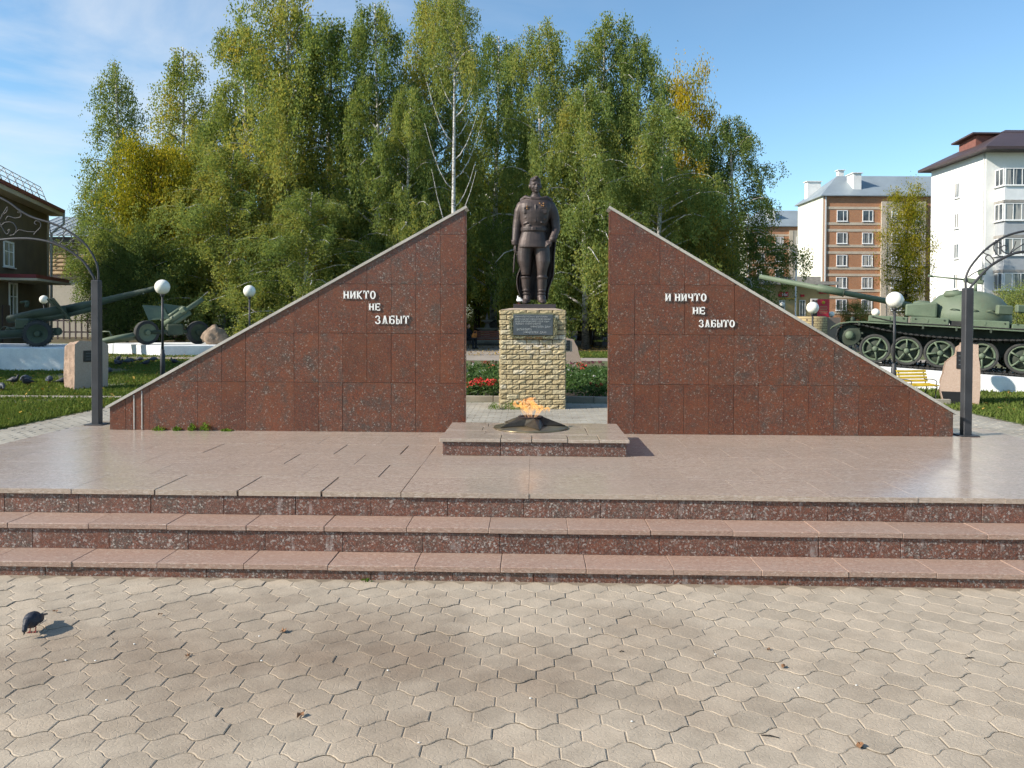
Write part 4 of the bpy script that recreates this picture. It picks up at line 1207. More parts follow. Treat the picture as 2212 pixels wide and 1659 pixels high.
# dark closing row at the back of the grove
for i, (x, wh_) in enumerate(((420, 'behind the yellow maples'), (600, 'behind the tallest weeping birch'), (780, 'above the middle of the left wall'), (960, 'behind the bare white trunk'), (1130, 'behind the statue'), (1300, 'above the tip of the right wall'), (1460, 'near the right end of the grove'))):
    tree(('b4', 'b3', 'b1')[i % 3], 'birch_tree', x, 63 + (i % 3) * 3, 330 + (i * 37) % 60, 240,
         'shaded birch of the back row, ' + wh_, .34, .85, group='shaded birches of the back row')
tree('autumn', 'maple_tree', 1958, 62, 398, 105, 'yellow and green maple between the brick flats and the white flats', .34, 1.0)
tree('shrub', 'shrub', 2215, 34, 610, 130, 'green bush behind the tank at the right edge', .50, 1.0, 'shrub')
tree('shrub', 'shrub', 1850, 60, 650, 70, 'dark bush in front of the ground floor of the brick flats', .30, .8, 'shrub')
# dark young trunks seen under the crowns right of the statue
for (x, zb_, w) in ((1273, 748, .15), (1297, 738, .13), (1249, 735, .08), (1262, 735, .06)):
    g = G(x, zb_, -.01)
    t = thing('young_tree', 'dark trunk of a young tree standing under the crowns right of the statue', 'tree', (g.x, g.y, -.02), 0, 'dark trunks under the crowns')
    MB().tube([(0, 0, 0), (.03, 0, 1.2), (.0, .02, 3.0), (.05, 0, 5.0)], [w * 1.15, w, w * .85, w * .5], 9).build('trunk', MT['bark'], t)
    c = obj('crown', V['shrub'][1], t, (0, 0, 3.6)); c.scale = (.5, .5, .5); c.color = (.3, .75, 1, 1)
tree('shrub', 'shrub', 1030, 62, 655, 70, 'bright green bush far back in the gap left of the statue', .55, 1.1, 'shrub')

# unseen maple added past the left edge to shade the long gun and plinth
t = thing('maple_tree', 'broad unseen maple added outside the left edge to shade the long gun', 'tree', (-25.5, 20.6, -.02), .4)
t.scale = (1.5, 1.5, 1.25)
obj('trunk', V['maple'][0], t); c = obj('crown', V['maple'][1], t); c.color = (.35, 1, 1, 1)
# lawn grass
def grass(name, label_, n, sampler, hmin, hmax, parent, seed, mat='herb', wd=.012):
    rg = np.random.default_rng(seed)
    xy = sampler(rg, n); n = len(xy)
    base = np.column_stack([xy, np.full(n, -.012)])
    a = rg.random(n) * 2 * math.pi; h = rg.uniform(hmin, hmax, n) * (.6 + .8 * rg.random(n))
    lean_ = rg.normal(0, .45, (n, 2)) * h[:, None]
    v = np.empty((n, 3, 3), np.float32)
    side = np.column_stack([np.cos(a), np.sin(a), np.zeros(n)]) * (wd * (1 + xy[:, 1] / 18))[:, None]
    v[:, 0] = base - side; v[:, 1] = base + side; v[:, 2] = base + np.column_stack([lean_, h])
    me = bpy.data.meshes.new(name)
    me.vertices.add(n * 3); me.vertices.foreach_set('co', v.ravel())
    me.loops.add(n * 3); me.loops.foreach_set('vertex_index', np.arange(n * 3, dtype=np.int32))
    me.polygons.add(n); me.polygons.foreach_set('loop_start', np.arange(0, n * 3, 3, dtype=np.int32))
    me.update(calc_edges=True)
    t = me.attributes.new('tint', 'FLOAT', 'FACE'); t.data.foreach_set('value', np.clip(rg.normal(.45, .17, n), 0, 1).astype(np.float32))
    me.materials.append(MT[mat])
    o = obj(name, me, parent); o['kind'] = 'stuff'
    o.color = (.5, 1, 1, 1)
    return o
MT['grass'] = leaf_mat('grass_blades', [(0.0, (.065, .10, .022)), (.5, (.12, .165, .04)), (.85, (.19, .20, .06)), (1.0, (.32, .26, .12))], .3, .6)
def samp_left(rg, n):
    y = 11.0 + 23 * rg.random(n) ** 1.4; x = -7.9 - rg.random(n) * (y * .72 - 6.0)
    bare = np.array([mnoise.noise(Vector((a_ * .5, b_ * .5, 3.0))) for a_, b_ in zip(x, y)]) + .3 * rg.random(n)
    k = (x > -24) & ((y < 15.97) | (y > 16.43)) & (bare > -.12); return np.column_stack([x, y])[k]
def samp_right(rg, n):
    y = 11.0 + 14 * rg.random(n) ** 1.3; x = 7.9 + rg.random(n) * (y * .72 - 6.0)
    return np.column_stack([x, y])
def samp_mid(rg, n):
    return np.column_stack([rg.uniform(.2, 6.5, n), rg.uniform(33.3, 38.5, n)])
grass('grass', '', 105000, samp_left, .03, .075, lawn_l, 1, 'grass', .009)
grass('grass', '', 52000, samp_right, .03, .075, lawn_r, 2, 'grass', .009)
o = grass('grass', '', 14000, samp_mid, .05, .11, None, 3, 'grass', .012)
tag(o, 'sunlit strip of grass behind the flower bed right of the statue', 'grass', kind='stuff')

# fallen leaves scattered over the lawns and under the trees
MT['litter'] = leaf_mat('fallen_leaf_litter', [(0, (.20, .10, .03)), (.4, (.36, .22, .05)), (.8, (.46, .32, .08)), (1, (.30, .16, .07))], .1)
def litter(n, x0, x1, y0, y1, parent, seed):
    r2 = np.random.default_rng(seed)
    c = np.column_stack([r2.uniform(x0, x1, n), r2.uniform(y0, y1, n), r2.uniform(.015, .06, n)])
    a = r2.random(n) * 6.28; s = r2.uniform(.022, .05, n)
    ax = np.column_stack([np.cos(a), np.sin(a), r2.normal(0, .35, n)]) * s[:, None]
    bx = np.column_stack([-np.sin(a), np.cos(a), r2.normal(0, .35, n)]) * (s * .7)[:, None]
    o = obj('leaf_litter', np_quads('leaf_litter', c.astype(np.float32), ax.astype(np.float32), bx.astype(np.float32), r2.random(n), MT['litter']), parent)
    o['kind'] = 'stuff'; o.color = (.5, 1, 1, 1)
litter(1500, -22, -8, 12, 34, lawn_l, 5)
litter(500, 8, 18, 11.5, 24, lawn_r, 6)
o_ = bpy.data.objects['park_ground.002'] if 'park_ground.002' in bpy.data.objects else lawn_l
litter(2600, -7, 7, 34, 47.5, o_, 7)
# weeds at the foot of the wall and pedestal
MT['weed'] = leaf_mat('weed_leaves', [(0, (.06, .12, .02)), (.5, (.13, .24, .04)), (1, (.22, .32, .07))])
def weed(loc, r, h, n, label, seed):
    rg = np.random.default_rng(seed)
    a = rg.random(n) * 6.28; d = rg.random(n) ** .6 * r
    c = np.column_stack([np.cos(a) * d, np.sin(a) * d * .6, rg.random(n) * h * (1.05 - d / r * .6)])
    ax = np.column_stack([np.cos(a) * .5, np.sin(a) * .5, rg.uniform(.2, 1, n)]) * rg.uniform(.010, .022, n)[:, None]
    bx = np.column_stack([-np.sin(a), np.cos(a), rg.normal(0, .3, n)]) * rg.uniform(.004, .008, n)[:, None]
    o = obj('weed', np_quads('weed', c.astype(np.float32), ax.astype(np.float32), bx.astype(np.float32), rg.random(n), MT['weed']), None, loc)
    o.color = (.5, 1, 1, 1)
    return tag(o, label, 'weed', 'weeds in the joints')
for i, (x, y, r_, h_, lab) in enumerate(((343, 921, .075, .05, 'leftmost low weed at the foot of the left wall'), (382, 922, .05, .05, 'second weed from the left at the foot of the left wall'),
        (415, 921, .05, .09, 'tallest grassy weed at the foot of the left wall'), (443, 921, .06, .10, 'bushy weed right of the tallest one at the left wall'), (490, 925, .07, .025, 'flat weed farthest right at the foot of the left wall'))):
    g = P(x, y, WY - .03); weed((g.x, WY - .035, PZ), r_, h_, 130, lab, 20 + i)
for i, (x, r_, h_, lab) in enumerate(((1068, .12, .14, 'weed at the left corner of the brick pedestal'), (1104, .22, .16, 'leafy weed along the foot of the brick pedestal behind the flame'))):
    g = P(x, 880, PY); weed((g.x, PY - .10, 0), r_, h_, 320, lab, 30 + i)

for i, (x, y, r_, lab) in enumerate(((610, 1243, .035, 'small weed at the foot of the bottom step left of centre'), (792, 1256, .05, 'dry grassy tuft in the paving below the bottom step'), (1690, 1262, .03, 'tiny weed at the foot of the bottom step right of centre'))):
    g = G(x, y, 0); weed((g.x, g.y, -.002), r_ * .8, .018, 26, lab, 50 + i).color = (.5, .6, 1, 1)
# flower bed behind the pedestal
bed = structure(sheet('flowerbed_soil', -7.8, 7.8, 15.95, 21.6, .05, MT['soil']))
xk = -7.8
while xk < 7.8:
    L_ = 1.0
    k_ = MB().box((0, 0, 0), (L_ - .012, .09, .24), None, .008)
    obj('kerb_stone', k_.mesh('kerb_stone', MT['kerb']), bed, (xk + .5, 15.88 + rt.uniform(-.006, .006), -.01 + rt.uniform(-.004, .004)))
    xk += L_
rg = np.random.default_rng(77)
def herb_cloud(n, x0, x1, y0, y1, hfun, size, tint, name, parent, mat='herb'):
    x = rg.uniform(x0, x1, n); y = rg.uniform(y0, y1, n)
    h = hfun(x, y) * rg.random(n) ** .5
    c = np.column_stack([x, y, .05 + h])
    a = rg.random(n) * 6.28
    ax = np.column_stack([np.cos(a), np.sin(a), rg.normal(.4, .6, n)]); ax /= np.linalg.norm(ax, axis=1)[:, None]
    bx = np.cross(ax, rg.normal(0, 1, (n, 3))); bx /= np.linalg.norm(bx, axis=1)[:, None]
    s = size * rg.uniform(.6, 1.3, n)
    o = obj(name, np_quads(name, c.astype(np.float32), (ax * s[:, None]).astype(np.float32), (bx * (s * .45)[:, None]).astype(np.float32), tint(n), MT[mat]), parent)
    o['kind'] = 'stuff'; o.color = (.5, 1, 1, 1)
    return o
hf = lambda x, y: .16 + .22 * np.clip((y - 15.9) / 2, 0, 1) + .10 * np.sin(x * 3.1 + y * 2) * np.sin(y * 3.3)
herb_cloud(30000, -6.5, 6.5, 15.98, 21.4, hf, .045, lambda n: rg.normal(.5, .2, n), 'flowerbed_foliage', bed)
MT['petal_red'] = pm('red_petals', (.62, .03, .025), .6, .2, 30)
MT['petal_white'] = pm('white_petals', (.82, .80, .78), .6, .1, 30)
MT['petal_wine'] = pm('wine_petals', (.20, .02, .06), .6, .3, 30)
def blossom_mb(seed, n, r, h):
    rr = random.Random(seed); mb = MB()
    for _ in range(n):
        a = rr.uniform(0, 6.28); d = rr.random() ** .5 * r; z = rr.random() * h
        c = Vector((math.cos(a) * d, math.sin(a) * d, z)); t1 = Vector((rr.gauss(0, 1), rr.gauss(0, 1), rr.gauss(0, 1))).normalized() * .022; t2 = t1.orthogonal().normalized() * .016
        mb.add([c - t1, c + t2, c + t1, c - t2], [(0, 1, 2, 3)])
    return mb
def fol_me(seed):
    r2 = np.random.default_rng(seed); n = 90
    c = np.column_stack([r2.normal(0, .07, n), r2.normal(0, .07, n), r2.random(n) * .3]).astype(np.float32)
    ax = r2.normal(0, .03, (n, 3)).astype(np.float32); bx = np.cross(ax, r2.normal(0, 1, (n, 3))).astype(np.float32); bx = bx / np.linalg.norm(bx, axis=1)[:, None] * .014
    return np_quads('foliage', c, ax, bx, r2.random(n), MT['herb'])
FOL = [fol_me(i) for i in range(3)]
BLO = {k: [blossom_mb(i, 46, .10, .12).mesh('blossom', MT[m_]) for i in range(2)] for k, m_ in (('red', 'petal_red'), ('white', 'petal_white'), ('wine', 'petal_wine'))}
def flower(col, x, y, zt, label, sc_=1.0):
    Y_ = G(x, y, .40).y; Y_ = min(max(Y_, 16.1), 21.3)
    p = P(x, y, Y_)
    t = thing('flowering_plant', label, 'flower', (p.x, Y_, .05), rt.uniform(0, 6), '%s flowers in the bed behind the pedestal' % col)
    f = obj('foliage', rt.choice(FOL), t); f.color = (.5, 1, 1, 1)
    b = obj('blossom', rt.choice(BLO[col]), t, (0, 0, max(.12, p.z - .12)))
    b.scale = (sc_ * .75, sc_ * .75, sc_ * .75)
for (x, y, s_) in ((1052, 785, 1.5), (1062, 790, 1.1), (1044, 781, .9), (1012, 829, 1.2), (1023, 827, 1.2), (1034, 822, 1.4), (1040, 828, .8), (1059, 825, 1.5), (1068, 819, .9)):
    flower('red', x, y, .4, 'scarlet flower plant in the bed left of the brick pedestal', s_)
for (x, y, s_) in ((1262, 789, 1.2), (1252, 786, 1.2), (1258, 794, .8), (1290, 828, .6), (1300, 826, .6), (1276, 822, .5)):
    flower('red', x, y, .4, 'scarlet flower plant in the bed right of the brick pedestal', s_)
for (x, y) in ((1008, 797), (1018, 792), (1026, 788), (1036, 790), (1022, 783), (1034, 800), (1010, 806), (1046, 797), (1040, 806)):
    flower('white', x, y, .4, 'white flower plant in the bed left of the brick pedestal', .6)
for (x, y) in ((1236, 806), (1274, 797), (1228, 795), (1264, 806), (1284, 808)):
    flower('white', x, y, .4, 'white flower plant in the bed right of the brick pedestal', .5)
for (x, y) in ((1236, 782), (1262, 779), (1272, 781), (1282, 780), (1296, 779), (1302, 784)):
    flower('wine', x, y, .4, 'wine-red flower plant in the bed right of the brick pedestal', .8)
for (x, y) in ((1020, 780), (1070, 780)):
    flower('wine', x, y, .4, 'wine-red flower plant in the bed left of the brick pedestal', .8)

# ================================================================== STREET FURNITURE
def globe_lamp(x, y, dia_px, label, Dg=.36, low=.6):
    zc = Dg * FPX / dia_px
    loc = AT(x, zc, 0)
    gz = P(x, y, loc.y).z
    t = thing('globe_lamp', label, 'lamp', (loc.x, loc.y, 0), 0, 'globe lamps round the square')
    MB().lathe([(.058, 0), (.058, low), (.044, low + .02), (.044, low + .09), (.034, low + .11)], 14).build('lower_post', MT['post'], t)
    MB().lathe([(.030, low + .1), (.026, gz - Dg / 2 - .02)], 12).build('post', MT['post'], t)
    MB().lathe([(.03, gz - Dg / 2 - .05), (.05, gz - Dg / 2 - .045), (.055, gz - Dg / 2 + .012), (.04, gz - Dg / 2 + .018)], 16).build('collar', MT['post'], t)
    prof = [(max(.004, Dg / 2 * math.sin(math.pi * i / 16)), gz - Dg / 2 * math.cos(math.pi * i / 16)) for i in range(17)]
    MB().lathe(prof, 28).build('globe', MT['lamp_glass'], t)
globe_lamp(351, 620, 32, 'globe lamp on a dark post in front of the howitzer, nearest on the left', low=.75)
globe_lamp(539, 629, 26, 'globe lamp rising behind the slope of the left wall')
globe_lamp(95, 647, 18, 'distant globe lamp beside the brown building at the far left')
globe_lamp(1932, 648, 35.5, 'globe lamp on a thin post in front of the tank turret, nearest on the right')
globe_lamp(1755, 665, 26, 'globe lamp in front of the red notice board, rising behind the right wall')
globe_lamp(1689, 658, 11, 'tiny far globe lamp in front of the shop window')
globe_lamp(1891, 675, 17, 'globe lamp half hidden behind the front of the tank')
globe_lamp(1796, 679, 12, 'small shaded globe lamp left of the tank nose')

def smooth_path(pts, k=6):
    P3 = [Vector(p) for p in pts]; n = len(P3); out = []
    for i in range(n - 1):
        p0, p1, p2, p3 = P3[max(i - 1, 0)], P3[i], P3[i + 1], P3[min(i + 2, n - 1)]
        for q in range(k):
            t = q / k
            out.append(.5 * ((2 * p1) + (p2 - p0) * t + (2 * p0 - 5 * p1 + 4 * p2 - p3) * t * t + (3 * p1 - p0 - 3 * p2 + p3) * t ** 3))
    return out + [P3[-1]]
def arch(label, foot_px, top_y, outer, inner, scrolls, mid_x):
    g = G(foot_px[0], foot_px[1], PZ)
    t = thing('metal_arch', label, 'arch', (g.x, g.y, PZ), 0, 'wrought metal arches at the platform corners')
    def q(x, y, d=0.0):
        p = P(x, y, g.y); return Vector((p.x - g.x, d, p.z - PZ))
    hz = q(foot_px[0], top_y).z
    MB().box((0, 0, hz / 2), (.088, .088, hz), None, .008).build('post', MT['post'], t)
    MB().box((0, 0, .006), (.2, .2, .012), None, .003).build('base_plate', MT['post'], t)
    o3 = smooth_path([q(*p) for p in outer]); i3 = smooth_path([q(*p) for p in inner])
    xm = q(mid_x, 500).x
    mir = lambda p: Vector((2 * xm - p.x, p.y, p.z))
    full = lambda ps: ps + [mir(p) for p in ps[::-1]]
    MB().tube(full(o3), .012, 8).build('upper_bow', MT['post'], t)
    MB().tube(full(i3), .014, 8).build('lower_bow', MT['post'], t)
    for s_ in scrolls:
        MB().tube(smooth_path([q(*p) for p in s_]), .0055, 6).build('scroll', MT['post'], t)
    f2 = mir(Vector((0, 0, 0)))
    MB().box((f2.x, 0, hz / 2), (.088, .088, hz), None, .008).build('post', MT['post'], t)
Z1 = lambda x, y: (x * .1778, 368.7 + .1778 * y)
arch('dark wrought metal arch with scrolls standing left of the left wall', (210, 917), 605,
     [Z1(*p) for p in ((1195, 1330), (1190, 1200), (1150, 1070), (1050, 910), (900, 780), (750, 690), (600, 630), (400, 570), (250, 490), (130, 400), (0, 330), (-150, 275))],
     [Z1(*p) for p in ((1150, 1330), (1120, 1265), (1000, 1090), (800, 950), (610, 870), (400, 830), (200, 825), (0, 840), (-150, 842))],
     [[Z1(*p) for p in s] for s in (
        ((600, 640), (610, 740), (650, 850), (720, 880), (770, 830), (755, 780), (715, 800), (730, 830)),
        ((840, 890), (790, 910), (720, 885)), ((840, 890), (870, 830), (850, 750), (800, 735), (765, 780), (790, 810)),
        ((840, 890), (900, 830), (960, 850), (985, 880), (960, 905), (930, 890)), ((1030, 1130), (950, 1040), (930, 970), (880, 960), (860, 930), (900, 910)),
        ((410, 780), (440, 740), (490, 690), (490, 630), (440, 610), (420, 640), (445, 655)), ((430, 745), (330, 740), (230, 720), (180, 770), (120, 790)),
        ((70, 600), (100, 555), (180, 575), (250, 560), (255, 510), (215, 505)), ((0, 600), (40, 520), (90, 440), (85, 490), (40, 535)),
        ((10, 680), (60, 630), (150, 630), (200, 700), (180, 770)), ((0, 640), (80, 770), (120, 715), (95, 730)))], -70)
Z2 = lambda x, y: (2050 + .169 * x, 457.2 + .169 * y)
arch('dark wrought metal arch with scrolls right of the right wall, before the tank', (2086, 941), 622,
     [Z2(*p) for p in ((215, 985), (215, 850), (260, 730), (340, 620), (450, 500), (600, 385), (750, 305), (880, 265), (960, 250), (1200, 215), (1450, 205))],
     [Z2(*p) for p in ((250, 1000), (330, 900), (450, 770), (550, 680), (720, 580), (850, 530), (960, 510), (1200, 480), (1450, 470))],
     [[Z2(*p) for p in s] for s in (
        ((550, 680), (490, 625), (465, 595), (490, 560), (530, 560)), ((550, 680), (570, 620), (520, 560), (450, 530), (460, 490), (510, 480)),
        ((720, 575), (640, 565), (580, 500), (580, 420), (630, 390), (670, 420), (640, 465), (615, 450)), ((760, 540), (690, 510), (670, 460), (710, 430), (740, 460), (720, 490)),
        ((780, 530), (820, 470), (855, 380)), ((240, 840), (330, 780), (550, 685), (720, 580), (850, 480), (960, 410), (1100, 330)), ((230, 860), (250, 910), (300, 920), (330, 900)))], 2300)

# ================================================================== STONES
def stone(name, label, loc, rotz, poly, depth, mat_face, mat_side, cat='memorial stone', seed=1, plaque=None, group=None, rough=.02):
    """upright slab cut from a rough block; poly: front outline (x, z)"""
    t = thing(name, label, cat, loc, rotz, group)
    rr = random.Random(seed)
    n = len(poly); vs = []; fs = []
    NL = 5
    for k in range(NL):
        for (x, z) in poly:
            j = rough * (0 if k == 0 else 1)
            sc_ = 1 - .10 * (k / (NL - 1)) ** 2
            vs.append((x * sc_ + rr.uniform(-j, j), depth * k / (NL - 1) + rr.uniform(-j, j) * (k > 0), max(0, z * (1 - .05 * k / (NL - 1)) + (rr.uniform(-j, j) if z > .02 else 0))))
    for k in range(NL - 1):
        for i in range(n):
            fs.append([k * n + i, k * n + (i + 1) % n, (k + 1) * n + (i + 1) % n, (k + 1) * n + i])
    fs.append([(NL - 1) * n + i for i in range(n)])
    MB().add(vs, fs).build('rough_body', mat_side, t)
    MB().prism([(x * .995, -.006, z * .995 + .002) for x, z in poly], (0, .012, 0)).build('dressed_face', mat_face, t)
    if plaque:
        x, z, w, h = plaque
        MB().box((x, -.016, z), (w, .02, h), None, .004).build('plaque', MT['black_plate'], t)
        for q in range(3):
            MB().box((x, -.0275, z + h * (.25 - .25 * q)), (w * .7, .003, h * .05)).build('plaque_line', MT['plaque'], t)
    return t
def densify(poly, k=3, jit=.012, seed=1):
    rr = random.Random(seed); out = []
    for i in range(len(poly)):
        a, b = poly[i], poly[(i + 1) % len(poly)]
        for q in range(k):
            t = q / k; f = 0 if q == 0 else 1
            out.append((a[0] + (b[0] - a[0]) * t + rr.uniform(-jit, jit) * f, max(0, a[1] + (b[1] - a[1]) * t + rr.uniform(-jit, jit) * f)))
    return out
# left memorial stone: rough end towards the sun, dressed face towards the square
g = G(192, 840)
stone('memorial_stone', 'pink granite memorial stone on the left lawn behind the left arch post', (g.x, g.y, -.03), R(52),
      densify([(-.32, 0), (.42, 0), (.44, 1.02), (.30, 1.12), (-.20, 1.14), (-.30, 1.05)], 3, .012, 2), .62, MT['pink_stone_cut'], MT['pink_stone_rough'], seed=3, plaque=(.05, .78, .34, .26))
# right memorial stone with black plaque and dark niche
g = G(2062, 872)
st_r = stone('memorial_stone', 'pink memorial stone with black plaque beside the right arch post in front of the tank', (g.x, g.y, -.03), R(-24),
      densify([(-.20, 0), (.42, 0), (.44, .62), (.40, 1.22), (.10, 1.26), (.02, 1.0), (-.16, .86), (-.24, .52), (-.26, .30)], 3, .012, 5), .62, MT['pink_stone_cut'], MT['pink_stone_rough'], seed=6, plaque=(.15, .90, .26, .34))
MB().prism([(-.17, -.012, .004), (.16, -.012, .004), (.25, -.012, .27), (-.24, -.012, .27)], (0, .02, 0)).build('dark_base', MT['black_plate'], st_r)
# stone behind the flower bed
g = P(1236, 775, 23.5)
stone('memorial_stone', 'pink standing stone with small black plaque behind the flower bed', (g.x, 23.5, 0), R(4),
      densify([(-.50, 0), (.30, 0), (.26, .45), (.16, .80), (.03, 1.04), (-.10, 1.06), (-.25, 1.13), (-.46, 1.10)], 3, .012, 8), .45, MT['pink_stone_cut'], MT['pink_stone_rough'], seed=9, plaque=(-.20, .86, .26, .30))
# boulder on the howitzer plinth
def boulder(loc, rx, ry, rz, label, seed, mat='boulder'):
    me = bpy.data.meshes.new('boulder'); bm = bmesh.new()
    bmesh.ops.create_icosphere(bm, subdivisions=4, radius=1.0)
    for v in bm.verts:
        d = mnoise.noise(v.co * 1.3 + Vector((seed, 0, 0))) * .35 + mnoise.noise(v.co * 3.5 + Vector((0, seed, 0))) * .12
        v.co = v.co * (1 + d); v.co = Vector((v.co.x * rx * (1 - .18 * v.co.z), v.co.y * ry, max(0, (v.co.z + .85) * rz)))
    bm.to_mesh(me); bm.free(); me.materials.append(MT[mat])
    me.polygons.foreach_set('use_smooth', [True] * len(me.polygons))
    return tag(obj('boulder', me, None, loc), label, 'boulder')

# ================================================================== GUN PLINTHS AND GUNS (left)
def plinth_block(name, label, pts, h, mat, z0=-.03, cat='plinth', tops=None):
    """pts: plan outline, tops: optional heights per corner"""
    t = MB(); n = len(pts); tops = tops or [h] * n
    NX = 10
    vs = [(p[0], p[1], z0) for p in pts] + [(p[0] * .998 + pts[(i + 2) % n][0] * .002, p[1] * .998 + pts[(i + 2) % n][1] * .002, tops[i]) for i, p in enumerate(pts)]
    fs = [list(range(n, 2 * n))] + [[i, (i + 1) % n, n + (i + 1) % n, n + i] for i in range(n)]
    o = t.add(vs, fs).build(name, mat, None)
    md = o.modifiers.new('bevel', 'BEVEL'); md.width = .03; md.segments = 2
    return tag(o, label, cat)
zc1 = 24.2
a = AT(-330, zc1); b = AT(215, zc1 - .1); c_ = AT(225, zc1 + 3.4); d_ = AT(-330, zc1 + 3.6)
H1 = P(100, 750, zc1).z
plinth_block('gun_plinth', 'long whitewashed concrete plinth under the long-barrelled gun at the left edge', [a, b, c_, d_], H1, MT['whitewash'])
zc2 = 33.4
a = AT(346, zc2); b = AT(520, zc2 + 1.0); c_ = AT(500, zc2 + 5.5); d_ = AT(205, zc2 + 2.6)
H2 = P(346, 746.5, a.y).z
plinth_block('gun_plinth', 'low whitewashed plinth under the howitzer, one side bright in the sun', [a, b, c_, d_], H2, MT['whitewash'])
bp = AT(463, zc2 + 1.8)
boulder((bp.x, bp.y, H2 - .03), .48, .4, .46, 'brown pointed boulder on the end of the howitzer plinth', 4.2)

def gun_wheel(t, c, r, w, yaw=0.0, spokes=True, name='wheel', green='gun_green', lugs=0):
    """wheel axis along local y (before yaw)"""
    T = Matrix.Translation(c) @ RZ(yaw) @ RX(R(90))
    rim = MB().lathe([(r * .28, -w * .15), (r * .40, -w * .32), (r * .62, -w * .30), (r * .70, -w * .42), (r * .74, -w * .45), (r * .74, w * .45), (r * .70, w * .42), (r * .62, w * .30), (r * .40, w * .32), (r * .28, w * .15)], 28, T)
    wheel = rim.build(name, MT[green], t)
    ty = MB().lathe([(r * .73, -w * .5), (r * .92, -w * .52), (r * .985, -w * .40), (r, -w * .2), (r, w * .2), (r * .985, w * .40), (r * .92, w * .52), (r * .73, w * .5)], 32, T, close=False)
    if lugs:
        for k in range(lugs):
            A = 2 * math.pi * k / lugs
            ty.box((0, 0, 0), (.05, .035, w * .9), T @ RZ(A) @ TR(r * 1.0, 0, 0))
    ty.build('tyre', MT['rubber'], wheel)
    hub = MB().lathe([(r * .17, -w * .62), (r * .20, -w * .55), (r * .22, w * .55), (r * .17, w * .62)], 16, T)
    for k in range(8):
        A = 2 * math.pi * k / 8
        for sg in (-1, 1):
            hub.lathe([(r * .035, -.015), (r * .035, .015)], 8, T @ RZ(A) @ TR(r * .5, 0, sg * w * .34))
    hub.build('hub', MT[green], wheel)
    return wheel
# long anti-tank gun: local x runs along the barrel towards the muzzle, z up
zg = 25.6
wl = P(105, 720, AT(105, zg).y)
gun = thing('field_gun', 'dark green long-barrelled anti-tank gun with muzzle to the right on the left plinth', 'gun', (wl.x, wl.y, H1))
gz = wl.z - H1
rw_ = gz
s1 = zg / FPX
gun_wheel(gun, (0, -.55, rw_), rw_, .30, R(24), lugs=30)
gun_wheel(gun, (-1.05, 1.0, rw_), rw_, .30, R(28), lugs=30)
MB().tube([(0, -.5, rw_), (-.5, .3, rw_ + .06), (-1.0, .95, rw_)], [.07, .10, .07], 10).build('axle', MT['gun_green'], gun)
q = lambda x, y, d=.25: Vector((P(x, y, wl.y).x - wl.x, d, P(x, y, wl.y).z - H1))
br, mz = q(140, 668), q(334, 621)
MB().tube([br, br.lerp(mz, .18), br.lerp(mz, .20), br.lerp(mz, .9), br.lerp(mz, .915), mz], [.155, .140, .125, .085, .088, .085], 16).build('barrel', MT['gun_green'], gun)
bd = (mz - br).normalized()
mb = MB()
mb.tube([mz - bd * .02, mz + bd * .10, mz + bd * .12, mz + bd * .30, mz + bd * .32], [.10, .13, .08, .13, .09], 14)
mb.tube([mz - bd * .45 + Vector((0, -.1, -.06)), mz - bd * .45 + Vector((0, -.1, -.13))], .03, 8)
mb.build('muzzle_brake', MT['gun_green'], gun)
MB().tube([q(8, 690), q(50, 682), q(70, 678), q(140, 668)], [.13, .15, .16, .15], 14).build('breech', MT['gun_green'], gun)
MB().tube([q(35, 697), q(120, 682), q(200, 664)], [.10, .11, .09], 12).build('cradle', MT['gun_green'], gun)
# shield: two leaning plates seen almost edge-on
sh = MB()
A_, B_ = q(97, 645), q(133, 690)
lv = Vector((-.62, .78, 0))
sh.prism([A_ - lv * .75, B_ - lv * .80, B_ - lv * .08, A_ - lv * .12], (.035, .0, .02))
sh.prism([A_ + lv * .12, B_ + lv * .10, B_ + lv * .85, A_ + lv * .80], (.035, .0, .02))
sh.build('shield', MT['gun_green'], gun)
mb = MB()
for sg in (-.35, .75):
    mb.tube([(-.1, sg, rw_ + .05), (-1.6, sg * 1.4, .35), (-3.6, sg * 1.8, .16)], [.13, .12, .09], 8)
mb.tube([(-3.6, -.63, .16), (-3.7, -.66, .0)], [.16, .16], 6)
mb.tube([(-3.6, 1.35, .16), (-3.7, 1.4, .0)], [.16, .16], 6)
mb.build('trail', MT['gun_green'], gun)
mb = MB()
mb.box(q(62, 700, -.1), (.5, .5, .36), None, .05).box(q(50, 715, -.1), (.8, .45, .25), None, .05)
mb.lathe([(.16, -.02), (.18, 0), (.16, .02)], 18, Matrix.Translation(q(28, 716, -.35)) @ RX(R(90)), close=False)
mb.tube([q(28, 716, -.45), q(28, 716, -.1)], .03, 8)
mb.build('elevating_gear', MT['gun_green'], gun)
mb = MB()
mb.tube([q(66, 664, -.2), q(68, 655, -.2)], [.07, .06], 10).box(q(66, 653, -.2), (.16, .12, .10), None, .03).tube([q(60, 652, -.2), q(53, 654, -.2)], .035, 8)
mb.build('sight', MT['gun_green'], gun)

